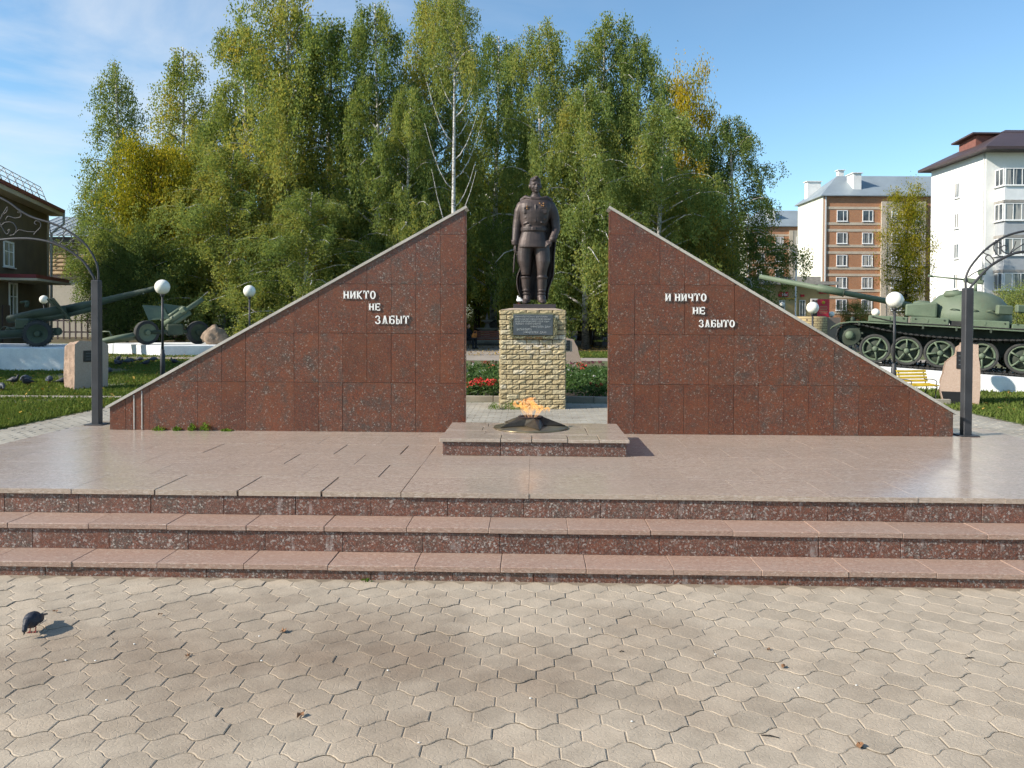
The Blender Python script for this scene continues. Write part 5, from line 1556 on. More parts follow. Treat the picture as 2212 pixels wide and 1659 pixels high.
# howitzer: seen obliquely, barrel rising to the right and away
zh = 34.8
hl = P(370, 735, AT(370, zh).y)
how = thing('howitzer', 'green howitzer with slanted shield and raised barrel on the low plinth', 'gun', (hl.x, hl.y, H2))
h = lambda x, y, d=0.0: Vector((P(x, y, hl.y).x - hl.x, d, P(x, y, hl.y).z - H2))
wz = h(330, 718).z
gun_wheel(how, h(330, 718, -.55), wz, .24, R(50), green='tank_green')
gun_wheel(how, h(410, 719, .85), wz, .24, R(50))
MB().tube([h(332, 718, -.5), h(372, 716, .15), h(408, 719, .8)], [.08, .12, .08], 10).build('axle', MT['gun_green'], how)
b0, b1 = h(352, 702, .1), h(428, 645, .5)
MB().tube([b0, b0.lerp(b1, .45), b0.lerp(b1, .47), b1], [.15, .145, .115, .105], 14).build('barrel', MT['tank_green'], how)
u_ = Vector((-.55, 0, .8)) * .2
MB().tube([b0 + u_, b0.lerp(b1, .55) + u_], [.085, .085], 10).build('recuperator', MT['tank_green'], how)
MB().tube([b0 - u_, b0.lerp(b1, .62) - u_], [.10, .10], 10).build('recoil_cylinder', MT['tank_green'], how)
MB().box(b0.lerp(b1, .52) + u_ * .2, (.34, .34, .34), RY(R(-38)), .08).build('barrel_clamp', MT['tank_green'], how)
sh = MB()
for (p1, p2, p3, p4) in (((318, 659), (350, 661), (368, 688), (334, 692)), ((342, 655), (374, 661), (386, 690), (366, 690))):
    d1 = -.45 if p1[0] < 330 else .35
    sh.prism([h(*p1, d1), h(*p2, d1 + .5), h(*p3, d1 + .35), h(*p4, d1 - .1)], (.02, .03, 0))
sh.build('shield', MT['tank_green'], how)
MB().box(h(372, 712, .25), (.7, .5, .5), RZ(R(30)), .06).build('carriage', MT['gun_green'], how)
tr_ = MB()
for dd in (-.75, -.1):
    p1, p2 = h(322, 722, dd), h(236, 744, dd - .9)
    p2.z = .07
    tr_.tube([p1, p1.lerp(p2, .5), p2], [.17, .16, .10], 4, .9)
tr_.build('trail', MT['tank_green'], how)
for (x0, y0) in ((250, 738), (278, 733)):
    MB().tube([h(x0 - 2, y0, -1.2), h(x0 - 10, y0 - 18, -1.2), h(x0 - 24, y0 - 18, -1.2)], .028, 6).build('trail_handle', MT['tank_green'], how)

# ================================================================== TANK
w1, w5 = P(1890, 753, AT(1890, 20.0).y), P(2209, 775, AT(2209, 18.6).y)
fwd = (w1 - w5); TL = fwd.length; fwd.normalize()
TS = TL / 3.53
lat = Vector((0, 0, 1)).cross(fwd).normalized()               # towards the tank's left, i.e. the camera? checked below
if lat.y > 0: lat = -lat
upv = lat.cross(fwd).normalized()
if upv.z < 0: upv = -upv
TM = Matrix((fwd, lat, upv)).transposed().to_4x4()
org = w1 - fwd * (1.76 * TS) - upv * (.405 * TS + .06 * TS)
tank = thing('tank', 'green battle tank with long gun pointing left on a whitewashed plinth', 'tank', org)
tank.matrix_world = Matrix.Translation(org) @ TM @ Matrix.Scale(TS, 4)
# local frame: x forward, y towards the camera side (0 = outer face of the near wheels), z up from under the track
WX = (1.76, .96, .14, -.84, -1.77); WR = .405; TZ = .06
def tank_wheel(x, y, far=False):
    T = Matrix.Translation((x, y, TZ + WR)) @ RX(R(-90))        # local z of the lathe -> outward (+y)
    wheel = MB().lathe([(.05, -.05), (.13, -.06), (.29, -.085), (.30, -.2), (.05, -.2)], 36, T)
    w = wheel.build('road_wheel', MT['tank_dark'], tank)  # dark disc: the shade between the spokes is put into its colour
    MB().lathe([(.278, -.07), (.286, -.02), (.300, .004), (.334, .004), (.336, -.2), (.30, -.2)], 36, T, close=False).build('rim', MT['tank_green'], w)
    sp = MB()
    for k in range(5):
        A = 2 * math.pi * k / 5 + x
        sp.tube([T @ RZ(A) @ Vector((.09, 0, .018)), T @ RZ(A) @ Vector((.2, 0, -.0)), T @ RZ(A) @ Vector((.315, 0, -.012))], [.050, .036, .052], 8, .6)
        for q_ in range(1):
            sp.sphere(T @ RZ(A + .0) @ Vector((.255, 0, .012)), .02, 8, 6)
    sp.sphere(T @ Vector((0, 0, .03)), (.075, .05, .075), 12, 8)
    sp.build('spoke_star', MT['tank_green'], w)
    MB().lathe([(.333, -.002), (.338, .012), (.398, .012), (.405, .0), (.405, -.2), (.333, -.2)], 40, T, close=False).build('tyre', MT['rubber'], w)
for x in WX: tank_wheel(x, 0)
for x in WX: tank_wheel(x, -2.35)
# idler and sprocket
for (x, z, r_, nm) in ((2.44, .80, .30, 'idler_wheel'), (-2.62, .76, .32, 'drive_sprocket')):
    for yy_ in (0, -2.35):
        T = Matrix.Translation((x, yy_, z)) @ RX(R(-90))
        mb = MB().lathe([(.03, .06), (.10, .05), (.13, .02), (.2, -.01), (r_ * .92, -.03), (r_, -.03), (r_, -.18), (.05, -.18)], 26, T)
        for k in range(13):
            mb.box((0, 0, 0), (.07, .05, .05), T @ RZ(k * 2 * math.pi / 13) @ TR(r_ + .02, 0, -.06), 0)
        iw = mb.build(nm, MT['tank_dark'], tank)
        MB().sphere((x, yy_ + .03, z), (.12, .07, .12), 16, 10).build('hub_cap', MT['tank_green'], iw)
# tracks: closed loop of links round the wheels
loop = []
def arc(cx_, cz_, r_, a0_, a1_, n):
    for i in range(n + 1):
        a_ = a0_ + (a1_ - a0_) * i / n
        loop.append((cx_ + r_ * math.cos(a_), cz_ + r_ * math.sin(a_)))
arc(2.44, .80, .335, R(95), R(-50), 12)
arc(1.76, TZ + WR, WR + .025, R(-50), R(-90), 5)
arc(-1.77, TZ + WR, WR + .025, R(-90), R(-130), 5)
arc(-2.62, .76, .355, R(-130), R(-270), 12)
loop += [(-2.2, 1.02), (-1.7, .94), (-1.1, .905), (-.4, .89), (.3, .895), (1.0, .93), (1.6, 1.01), (2.1, 1.10)]
dense = []
for i in range(len(loop)):
    p, q_ = Vector(loop[i]), Vector(loop[(i + 1) % len(loop)])
    n_ = max(1, int((q_ - p).length / .01)); dense += [p.lerp(q_, k / n_) for k in range(n_)]
link_me = MB().box((0, 0, 0), (.118, .50, .034), None, .008).box((0, 0, .022), (.05, .48, .02)).box((0, -.06, -.045), (.05, .06, .06)).box((-.058, 0, 0), (.02, .46, .045)).mesh('track_link', MT['steel_dark'])
pitch_ = .136; acc = 0; last = dense[0]; cnt = 0
far_mb = MB()
for i, p in enumerate(dense):
    acc += (p - last).length; last = p
    if acc >= pitch_:
        acc = 0; nx_ = dense[(i + 5) % len(dense)] - dense[i - 5]; a_ = math.atan2(nx_.y, nx_.x)
        o = obj('track_link', link_me, tank, (p.x, -.13, p.y)); o.rotation_euler = (0, -a_, 0)
        far_mb.add([v.co for v in link_me.vertices], [list(f.vertices) for f in link_me.polygons], TR(p.x, -2.40, p.y) @ RY(-a_))
o = far_mb.build('track_link', MT['steel_dark'], tank); o['kind'] = 'stuff'; o['label'] = 'track on the far side'
# hull
hull = MB()
hull.prism([(2.62, -.42, .78), (2.75, -.42, .95), (2.05, -.42, 1.22), (-2.75, -.42, 1.22), (-2.9, -.42, .95), (-2.6, -.42, .45), (2.1, -.42, .42)], (0, -1.68, 0))
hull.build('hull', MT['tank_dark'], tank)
def fender(y):
    mb = MB()
    prof = [(2.95, .93), (2.90, 1.0), (2.70, 1.11), (2.45, 1.16), (2.1, 1.175), (-2.85, 1.175), (-3.0, 1.05)]
    for (x0, z0), (x1, z1) in zip(prof, prof[1:]):
        mb.prism([(x0, y, z0), (x1, y, z1), (x1, y, z1 + .035), (x0, y, z0 + .035)], (0, -.62, 0))
    return mb
fender(.16).build('fender', MT['tank_green'], tank)
fender(-2.10).build('fender', MT['tank_green'], tank)
for (x0, x1, z1, dep) in ((1.98, .98, 1.40, .50), (.92, -.02, 1.42, .52), (-.38, -1.42, 1.42, .52), (-1.46, -2.75, 1.36, .52)):
    MB().box(((x0 + x1) / 2, -.12, (1.215 + z1) / 2), (abs(x1 - x0), dep, z1 - 1.215), None, .025).build('stowage_box', MT['tank_green'], tank)
for x in (1.45, .5, -.85):
    MB().box((x, .145, 1.33), (.05, .012, .08), None, .004).build('box_latch', MT['tank_green'], tank)
MB().box((-.20, -.16, 1.29), (.30, .44, .14), None, .01).build('exhaust_recess', MT['steel_dark'], tank)
# turret: cast dome
TCX, TCY = -.55, -1.28
tur = MB()
rings = ((.98, 1.28, 1.0), (1.06, 1.42, 1.06), (1.04, 1.60, 1.04), (.94, 1.84, .96), (.74, 2.06, .80), (.52, 2.17, .58), (.28, 2.22, .32), (.05, 2.23, .05))
vs, fs = [], []
sg_ = 36
for (rx_, z_, ry_) in rings:
    for k in range(sg_):
        A = 2 * math.pi * k / sg_
        vs.append((TCX + rx_ * math.cos(A) * (1.06 if math.cos(A) > 0 else 1.0), TCY + ry_ * math.sin(A), z_))
for i in range(len(rings) - 1):
    for k in range(sg_):
        fs.append([i * sg_ + k, i * sg_ + (k + 1) % sg_, (i + 1) * sg_ + (k + 1) % sg_, (i + 1) * sg_ + k])
fs.append([(len(rings) - 1) * sg_ + k for k in range(sg_)])
turret = tur.add(vs, fs, None, True).build('turret', MT['tank_green'], tank)
MB().lathe([(.27, 0), (.28, .10), (.24, .17), (.10, .19)], 22, TR(TCX + .40, TCY + .42, 2.02)).build('commander_cupola', MT['tank_green'], turret)
MB().lathe([(.25, 0), (.26, .08), (.22, .13), (.10, .15)], 22, TR(TCX - .12, TCY - .45, 2.05)).build('loader_hatch', MT['tank_green'], turret)
# gun shroud, barrel with fume extractor
el = R(8.0)
GT = Matrix.Translation((TCX + 1.0, TCY + .12, 1.66)) @ RY(-el)
MB().box((.42, .22, -.06), (.84, .62, .50), GT, .06).build('stowage_pannier', MT['tank_green'], turret) if False else None
pn = MB(); pn.prism([(0, .36, -.22), (.80, .36, -.18), (.80, .36, .16), (0, .36, .24)], (0, -.72, 0), Matrix.Translation((TCX + .82, TCY + .55, 1.62)) @ RY(R(1)))
pan = pn.build('side_pannier', MT['tank_green'], turret)
md = pan.modifiers.new('bevel', 'BEVEL'); md.width = .05; md.segments = 2
MB().lathe([(.19, .0), (.22, .06), (.20, .30), (.13, .45)], 18, GT @ RY(R(90))).build('mantlet', MT['tank_green'], turret)
tip = P(1640, 597, AT(1640, 21.6).y)
tl_ = tank.matrix_world.inverted() @ tip
g0 = GT @ Vector((.3, 0, 0))
MB().tube([g0, g0.lerp(tl_, .45), g0.lerp(tl_, .455), g0.lerp(tl_, .62), g0.lerp(tl_, .625), tl_], [.088, .080, .115, .115, .078, .068], 16).build('gun_barrel', MT['tank_green'], turret)
MB().tube([g0.lerp(tl_, .452), g0.lerp(tl_, .46)], .125, 16).build('barrel_collar', MT['tank_dark'], turret)
# anti-aircraft machine gun on the loader hatch
mb = MB()
c0 = Vector((TCX - .12, TCY - .20, 2.22))
mb.tube([c0, c0 + Vector((.0, 0, .22))], [.05, .04], 10)
mb.box(c0 + Vector((.06, 0, .30)), (.50, .10, .13), RY(R(-6)), .02)
mb.tube([c0 + Vector((.28, 0, .33)), c0 + Vector((1.15, 0, .40))], [.026, .020], 8)
mb.tube([c0 + Vector((1.10, 0, .395)), c0 + Vector((1.22, 0, .41))], [.034, .034], 8)
mb.box(c0 + Vector((-.12, .10, .55)), (.20, .14, .16), None, .03)
mb.tube([c0 + Vector((-.1, .05, .34)), c0 + Vector((-.13, .08, .52))], .025, 8)
mb.build('machine_gun', MT['tank_green'], turret)
for (x, y, z, sx_, sz_) in ((-.95, .98, 1.72, .42, .26), (-1.38, .55, 1.78, .30, .22)):
    MB().box((TCX + x + .2, TCY + y, z), (sx_, .14, sz_), RZ(R(28)), .03).build('turret_box', MT['tank_green'], turret)
for a_ in (R(60), R(85), R(110), R(135)):
    MB().tube([(TCX + 1.02 * math.cos(a_), TCY + 1.03 * math.sin(a_), 1.66), (TCX + 1.09 * math.cos(a_ + .1), TCY + 1.10 * math.sin(a_ + .1), 1.70), (TCX + 1.02 * math.cos(a_ + .24), TCY + 1.03 * math.sin(a_ + .24), 1.66)], .014, 6).build('grab_rail', MT['tank_green'], turret)
MB().lathe([(.05, 0), (.085, .04), (.085, .10), (.03, .11)], 14, TR(2.35, -.25, 1.24) @ RY(R(90))).build('headlight', MT['tank_dark'], tank)
# tow cable along the fender, bolts on the boxes, weld bead round the turret foot
MB().tube(smooth_path([(1.9, .135, 1.36), (1.2, .15, 1.245), (.3, .15, 1.235), (-.6, .15, 1.24), (-1.6, .15, 1.235), (-2.6, .14, 1.30)], 5), .016, 6).build('tow_cable', MT['steel_dark'], tank)
for x in (1.86, 1.10, .80, .10, -.50, -1.30, -1.58, -2.62):
    MB().lathe([(.022, 0), (.022, .012), (.008, .016)], 8, TR(x, .142, 1.36) @ RX(R(-90))).build('bolt', MT['tank_dark'], tank)
for x in (2.2, 1.4, .6, -.2, -1.0, -1.8, -2.6):
    MB().box((x, .166, 1.14), (.05, .012, .10), None, .003).build('fender_bracket', MT['tank_dark'], tank)
ring_ = [(TCX + 1.03 * math.cos(a_), TCY + 1.05 * math.sin(a_), 1.31) for a_ in np.linspace(0, 2 * math.pi, 40)]
MB().tube(ring_, .022, 6).build('turret_ring', MT['tank_dark'], tank)
for y_ in (.05, -.6):
    MB().tube([(-2.2, y_ - .2, 1.36), (-2.2, y_ - .2, 1.44)], .03, 8).build('filler_cap', MT['tank_green'], tank)
# plinth under the tank
fh = Vector((fwd.x, fwd.y, 0)).normalized(); lh = Vector((lat.x, lat.y, 0)).normalized()
og = Vector((org.x, org.y, 0))
def tp_(xf, yl): return og + fh * xf * TS + lh * yl * TS
def tz_(xf): return org.z + upv.z * 0 + fwd.z * xf * TS - .012
corners = [(-3.6, .42), (2.62, .42), (2.62, -2.9), (-3.6, -2.9)]
plinth_block('tank_plinth', 'whitewashed concrete plinth sloping up under the tank', [tp_(*c) for c in corners], 0, MT['whitewash'], tops=[tz_(c[0]) for c in corners])

# ================================================================== BENCHES
def bench(label, loc, rotz, mat, length=1.5, sub=None, scale=1.0, group=None):
    """slatted park bench with a curved metal frame, facing -y"""
    t = thing('park_bench', label, 'bench', loc, rotz, group); t.scale = (scale,) * 3
    for sx in (-1, 1):
        x = sx * length * .42
        MB().tube(smooth_path([(x, -.02, 0), (x, .0, .25), (x, -.05, .42), (x, .22, .44), (x, .42, .46), (x, .52, .70), (x, .58, .92)], 4), .017, 8).build('leg', MT['post'], t)
        MB().tube(smooth_path([(x, .50, 0), (x, .44, .25), (x, .38, .45)], 4), .017, 8).build('leg', MT['post'], t)
        MB().tube(smooth_path([(x, .02, .42), (x, -.04, .58), (x, .15, .64), (x, .50, .62)], 4), .014, 8).build('armrest', MT['post'], t)
    for (y, z) in ((-.02, .455), (.08, .462), (.18, .468), (.28, .474), (.38, .486)):
        MB().box((0, y, z), (length, .075, .035), None, .008).build('seat_slat', mat, t)
    for (y, z) in ((.465, .58), (.495, .68), (.525, .78), (.555, .88)):
        MB().box((0, y, z), (length, .03, .075), RX(R(-16)), .008).build('back_slat', mat, t)
    return t
g = AT(1996, 16.6)
bench('yellow slatted bench in front of the tank plinth', (g.x, g.y, -.28), R(14), MT['yellow_wood'], 1.1, scale=.66).location.z = -.01
g = G(1040, 752)
b2 = bench('long brown bench in the shade left of the statue, beside the seated person', (P(1068, 750, 43).x, 43.2, 0), 0, MT['bench_brown'], 2.4)
bench('brown bench under the seated person at the edge of the left wall', (P(1012, 750, 42.4).x - .2, 42.4, 0), R(40), MT['bench_brown'], 1.4)

# seated person in dark clothes holding an orange bag
pe = thing('person', 'seated person in black clothes with an orange bag seen beside the left wall', 'person', (P(1014, 750, 42.2).x, 42.2, 0), R(50))
body = MB()
loft(body, [(0, .10, .44, .18, .17), (0, .12, .56, .17, .14), (0, .14, .72, .17, .13), (0, .13, .88, .20, .13), (0, .11, .98, .18, .11), (0, .10, 1.03, .08, .08), (0, .08, 1.09, .055, .055)], 16)
for sx in (-1, 1):
    chain(body, [(sx * .10, .10, .50), (sx * .11, -.15, .52), (sx * .11, -.36, .50), (sx * .11, -.40, .30), (sx * .11, -.36, .08)], [.095, .085, .07, .058, .045], 12)
    body.tube([(sx * .11, -.33, .045), (sx * .11, -.42, .05), (sx * .12, -.56, .035)], [.045, .05, .035], 10, .8)
    chain(body, [(sx * .20, .12, .95), (sx * .25, .06, .80), (sx * .25, -.02, .66), (sx * .18, -.16, .62), (sx * .10, -.26, .62)], [.065, .06, .05, .042, .034], 12)
bm_ = remesh(body, .016, 2, 'clothed_body'); bm_.materials.append(MT['cloth_black'])
obj('clothed_body', bm_, pe)
hm = MB()
hm.sphere((0, .06, 1.20), (.078, .095, .115), 16, 12); hm.sphere((0, .02, 1.15), (.055, .06, .06), 12, 8); hm.sphere((0, -.045, 1.185), (.014, .02, .025), 8, 6)
hm.tube([(0, .08, 1.04), (0, .07, 1.14)], [.05, .05], 10)
for sx in (-1, 1): hm.sphere((sx * .078, .07, 1.19), (.012, .022, .03), 8, 6); hm.sphere((sx * .03, -.028, 1.21), (.016, .01, .008), 8, 6)
for sx in (-1, 1): hand(hm, (sx * .09, -.28, .62), (-sx * .3, -1, -.1), (0, 0, 1), .16, .5, .1, sx)
hh = remesh(hm, .009, 1, 'skin'); hh.materials.append(MT['skin']); obj('skin', hh, pe)
MB().sphere((0, .085, 1.235), (.088, .098, .098), 16, 10).build('hair', MT['hair_dark'], pe)
bag = MB().box((0, 0, .14), (.34, .14, .26), None, .05).tube(smooth_path([(-.12, 0, .26), (-.08, 0, .40), (.08, 0, .40), (.12, 0, .26)], 4), .012, 6)
bo = bag.build('bag', MT['cloth_orange']); bo.location = pe.matrix_world.translation; 
bo.location = Vector((pe.location.x + .24, pe.location.y - .22, .57)); bo.rotation_euler = (R(20), 0, R(50)); tag(bo, 'orange bag on the lap of the seated person', 'bag')
# small grey tiered fountain behind the brown bench
ft = thing('fountain', 'grey tiered fountain behind the brown bench left of the statue', 'fountain', (P(1052, 720, 50).x, 50, 0))
MB().lathe([(.9, 0), (.95, .3), (.8, .35), (.2, .4), (.15, .7)], 24).build('base', MT['concrete'], ft)
MB().lathe([(.1, .7), (.5, .85), (.75, .98), (.7, 1.0), (.2, .92), (.1, 1.3)], 24).build('lower_bowl', MT['concrete'], ft)
MB().lathe([(.08, 1.3), (.3, 1.4), (.42, 1.5), (.1, 1.5), (.06, 1.8), (.02, 1.95)], 24).build('upper_bowl', MT['concrete'], ft)
# low red fence with white plinth deep in the park
fz = AT(1180, 76)
fe = thing('fence', 'low dark red fence on a pale footing deep in the shade behind the statue', 'fence', (fz.x, fz.y, 0))
MB().box((0, 0, .15), (24, .2, .5)).build('footing', MT['concrete'], fe)
for i in range(12):
    MB().box((-11 + 2 * i, 0, .85), (1.97, .08, .75)).build('panel', pm('dark_red_fence', (.16, .02, .02), .7, .2, 3) if i == 0 else bpy.data.materials['dark_red_fence'], fe)

# ================================================================== PIGEONS
MT['pigeon'] = pm('slate_pigeon_feathers', (.030, .032, .045), .55, .4, 30, .3, 120)
MT['pigeon_light'] = pm('grey_pigeon_feathers', (.10, .11, .13), .6, .4, 25, .3, 120)
MT['pigeon_white'] = pm('white_pigeon_feathers', (.72, .71, .69), .6, .15, 25)
MT['pigeon_leg'] = pm('red_pigeon_leg', (.35, .06, .05), .6, .2, 40)
def pigeon(label, loc, rotz, head_down=False, mat='pigeon', scale=1.0, first=[None]):
    """faces -y; body, wings, tail, head with beak, two legs with toes"""
    t = thing('pigeon', label, 'pigeon', loc, rotz, 'pigeons on the ground'); t.scale = (scale,) * 3
    b = MB()
    b.tube([(0, .115, .082), (0, .08, .088), (0, .03, .098), (0, -.02, .104), (0, -.06, .106), (0, -.085, .108)], [.014, .040, .056, .060, .048, .026], 16, 1.08)
    if head_down:
        nk = [(0, -.065, .112), (0, -.095, .118), (0, -.120, .100), (0, -.132, .078)]; hd = Vector((0, -.136, .070)); bk = Vector((0, -.35, -.9))
    else:
        nk = [(0, -.065, .115), (0, -.085, .140), (0, -.092, .165), (0, -.098, .180)]; hd = Vector((0, -.102, .186)); bk = Vector((0, -.95, -.25))
    b.tube(nk, [.040, .030, .023, .020], 12)
    b.sphere(hd, (.0195, .023, .021), 12, 8)
    me = remesh(b, .0045, 2, 'body'); me.materials.append(MT[mat]); obj('body', me, t)
    MB().tube([hd + bk * .016, hd + bk * .028, hd + bk * .040], [.008, .006, .001], 8).build('beak', MT['black_plate'], t)
    for sx in (-1, 1):
        w = MB().tube([(sx * .040, -.045, .112), (sx * .054, .0, .106), (sx * .050, .06, .096), (sx * .028, .13, .086), (sx * .014, .165, .080)], [.024, .036, .032, .018, .004], 10, .42, up=(sx, 0, .25))
        w.build('wing', MT[mat], t)
        g_ = MB().tube([(sx * .020, .010, .055), (sx * .021, .012, .030), (sx * .021, .005, .004)], [.008, .0042, .004], 8)
        for a_ in (-.5, 0, .5):
            g_.tube([(sx * .021, .005, .005), (sx * .021 + math.sin(a_) * .03, .005 - math.cos(a_) * .03, .003)], [.004, .0022], 6)
        g_.tube([(sx * .021, .005, .005), (sx * .021, .024, .003)], [.004, .002], 6)
        g_.build('leg', MT['pigeon_leg'], t)
    MB().prism([(-.022, .10, .084), (.022, .10, .084), (.034, .205, .066), (-.034, .205, .066)], (0, 0, .010)).build('tail', MT[mat], t)
    return t
g = G(70, 1366)
pg = pigeon('dark slate pigeon pecking on the paving at the lower left', (g.x, g.y, .0015), R(10), True, 'pigeon', .66)
pg2 = pigeon('pigeon', (0, 0, 0), 0, False, 'pigeon'); pg3 = pigeon('pigeon', (0, 0, 0), 0, True, 'pigeon_light')
lawn_p = ((8, 1275, 'dark pigeon cut by the left edge on the lawn'), (75, 1238, 'pigeon on the lawn second from the left edge'), (140, 1228, 'upper one of two pigeons close together on the left lawn'),
          (145, 1247, 'lower one of two pigeons close together on the left lawn'), (268, 1233, 'light grey pigeon on the lawn midway to the memorial stone'), (348, 1240, 'dark pigeon beside the foot of the left memorial stone'),
          (590, 1183, 'pigeon just right of the left arch post on the lawn'), (640, 1115, 'highest pigeon of the flock before the howitzer plinth'), (628, 1132, 'leftmost pigeon of the flock before the howitzer plinth'),
          (648, 1138, 'nearest pigeon of the flock before the howitzer plinth'), (690, 1128, 'dark pigeon in the middle of the flock before the howitzer plinth'), (706, 1124, 'pigeon at the right side of the dense flock before the howitzer plinth'),
          (755, 1117, 'pigeon between the flock and the lamp post'), (790, 1138, 'grey pigeon left of the lamp post foot'), (828, 1117, 'pigeon nearest the lamp post on the left lawn'), (940, 1130, 'pigeon right of the lamp post by the slope of the wall'))
for i, (zx, zy, lab) in enumerate(lawn_p):
    g = G(zx * .4, 331.8 + .4 * zy + 3.0, 0)
    rz_ = random.Random(i * 7 + 1).uniform(0, 6.28)
    src = pg2 if i % 2 else pg3
    if i == 0: src = pg3; src.location = (g.x, g.y, .0); src.rotation_euler = (0, 0, rz_); src['label'] = lab; src.scale = (1.15,) * 3
    elif i == 1: src = pg2; src.location = (g.x, g.y, .0); src.rotation_euler = (0, 0, rz_); src['label'] = lab; src.scale = (1.15,) * 3
    else: copy_thing(src, (g.x, g.y, .0), rz_, lab, 'pigeons on the ground', 1.15)
g = P(1123, 656, PY + .62)
pigeon('white pigeon at the boot of the bronze soldier', (g.x - .01, PY + .56, sol.location.z + .0), R(200), False, 'pigeon_white', .8)

# ================================================================== LITTER ON THE PAVING
MT['dry_leaf'] = pm('dry_leaf', (.30, .15, .07), .8, .4, 60)
MT['scrap'] = pm('white_scrap', (.75, .74, .70), .7, .1, 60)
def dry_leaf(x, y, s_, lab, z=.004):
    g = G(x, y, z); mb = MB(); rr = random.Random(int(x))
    n = 9; vs = [(0, 0, .006)]
    for k in range(n):
        a_ = 2 * math.pi * k / n; r_ = s_ * (1 if k % 2 else .72) * rr.uniform(.85, 1.15)
        vs.append((math.cos(a_) * r_, math.sin(a_) * r_ * .7, rr.uniform(0, .016)))
    o = mb.add(vs, [(0, 1 + k, 1 + (k + 1) % n) for k in range(n)]).build('fallen_leaf', MT['dry_leaf'])
    md = o.modifiers.new('thick', 'SOLIDIFY'); md.thickness = .0012
    o.location = (g.x, g.y, z); o.rotation_euler = (0, 0, rr.uniform(0, 6))
    tag(o, lab, 'leaf', 'fallen leaves on the paving')
for (x, y, s_, lab) in ((650, 1546, .022, 'largest curled brown leaf on the paving below the steps, left of centre'), (406, 1417, .018, 'small brown leaf on the paving left of centre, nearer the pigeon'),
        (612, 1364, .024, 'crumpled brown leaf on the dirt stain of the paving'), (346, 1328, .014, 'tiny reddish leaf on the paving right of the pigeon'), (1693, 1441, .018, 'greenish leaf scrap on the paving at the right'),
        (1858, 1612, .02, 'brownish leaf on the paving at the lower right'), (120, 1322, .016, 'brown leaf on the paving beside the pecking pigeon'), (1660, 1404, .014, 'dark leaf crumb on the paving right of centre')):
    dry_leaf(x, y, s_, lab)
for i, (x, y) in enumerate(((142, 1426), (206, 1427), (565, 1427), (230, 1512), (838, 1448), (1146, 1508), (1365, 1558), (905, 1604), (1545, 1413), (1725, 1486), (1850, 1480), (1275, 1357), (560, 1374), (290, 1391))):
    g = G(x, y, .003)
    o = MB().sphere((0, 0, 0), (.006, .004, .003), 6, 4).build('crumb', MT['scrap']); o.location = (g.x, g.y, .003)
    tag(o, 'tiny white crumb lying on the paving', 'crumb', 'white crumbs on the paving')
for i, (x, y, a_, l_, lab) in enumerate(((2095, 1421, .1, .05, 'dark twig on the paving at the far right'), (1343, 1407, .15, .025, 'short dark twig on the paving below the steps'), (1663, 1590, -.25, .07, 'thin straw on the paving at the lower right'))):
    g = G(x, y, .004)
    o = MB().tube([(-l_ / 2, 0, .003), (0, .003, .005), (l_ / 2, 0, .003)], [.002, .0028, .0015], 6).build('twig', MT['bark']); o.location = (g.x, g.y, .0); o.rotation_euler = (0, 0, a_)
    tag(o, lab, 'twig')

# ================================================================== BUILDINGS
def m_glass():
    m = NT('window_glass')
    c = m.ramp(m.noise(m.pos(), .9, 3), [(.35, (.03, .04, .05)), (.7, (.12, .14, .15))])
    oi = m.n('ObjectInfo').outputs['Random']
    cur = m.ramp(m.noise(m.scalev(m.pos(3.0), (1, 1, .05)), 2.2, 3), [(.46, 0.0), (.5, 1.0)])     # drawn curtains behind some panes
    c = m.mix(m.math('MULTIPLY', cur, m.ramp(oi, [(.35, 0.0), (.6, .8)])), c, (.46, .43, .38))
    m.pbsdf(c, .06, None, 0, .6)
    return m.m
MT['glass'] = m_glass()
MT['frame'] = pm('white_window_frame', (.80, .80, .78), .5, .06, 5)
def m_wallbrick():
    m = NT('orange_brick_wall')
    p = m.pos()
    sp = m.n('SeparateXYZ', None, Vector=p); cb = m.n('CombineXYZ'); m.set(cb, 'X', m.math('ADD', sp.outputs[0], sp.outputs[1])); m.set(cb, 'Y', sp.outputs[2])
    b = m.n('TexBrick', None, Vector=cb.outputs[0], Color1=(.46, .20, .095), Color2=(.38, .165, .08), Mortar=(.40, .29, .20), Scale=1.0)
    b.inputs['Brick Width'].default_value = .27; b.inputs['Row Height'].default_value = .085; b.inputs['Mortar Size'].default_value = .010
    c = m.mix(.35, b.outputs['Color'], m.ramp(m.noise(p, .6, 4), [(.3, .72), (.7, 1.1)]), 'MULTIPLY')
    m.pbsdf(c, .9, None, 0, .2); return m.m
MT['wall_brick'] = m_wallbrick()
MT['cream'] = pm('cream_panel', (.74, .72, .60), .8, .08, .5)
MT['band'] = pm('cream_band', (.56, .47, .36), .85, .12, 1)
MT['loggia'] = pm('beige_plaster', (.50, .44, .35), .85, .15, .6)
MT['white_wall'] = pm('white_render', (.84, .84, .80), .85, .05, .4)
MT['roof_grey'] = pm('zinc_roof', (.30, .35, .38), .45, .15, .5, metal=.2)
MT['roof_brown'] = pm('brown_roof', (.075, .05, .05), .5, .2, .6)
MT['roof_red'] = pm('dark_red_roof', (.20, .03, .035), .5, .2, .6)
MT['chimney'] = pm('white_chimney', (.74, .74, .72), .8, .1, 1)
MT['brown_wall'] = pm('brown_grey_plaster', (.155, .125, .085), .9, .2, 1.2, .2, 30)
MT['yellow_plaster'] = pm('yellow_plaster', (.56, .41, .19), .85, .12, 1)
MT['red_sign'] = pm('red_sign', (.62, .02, .03), .5, .1, 1)
MT['siding_white'] = pm('white_siding', (.80, .82, .82), .5, .08, 2)
MT['siding_grey'] = pm('grey_siding', (.40, .42, .44), .6, .1, 2)
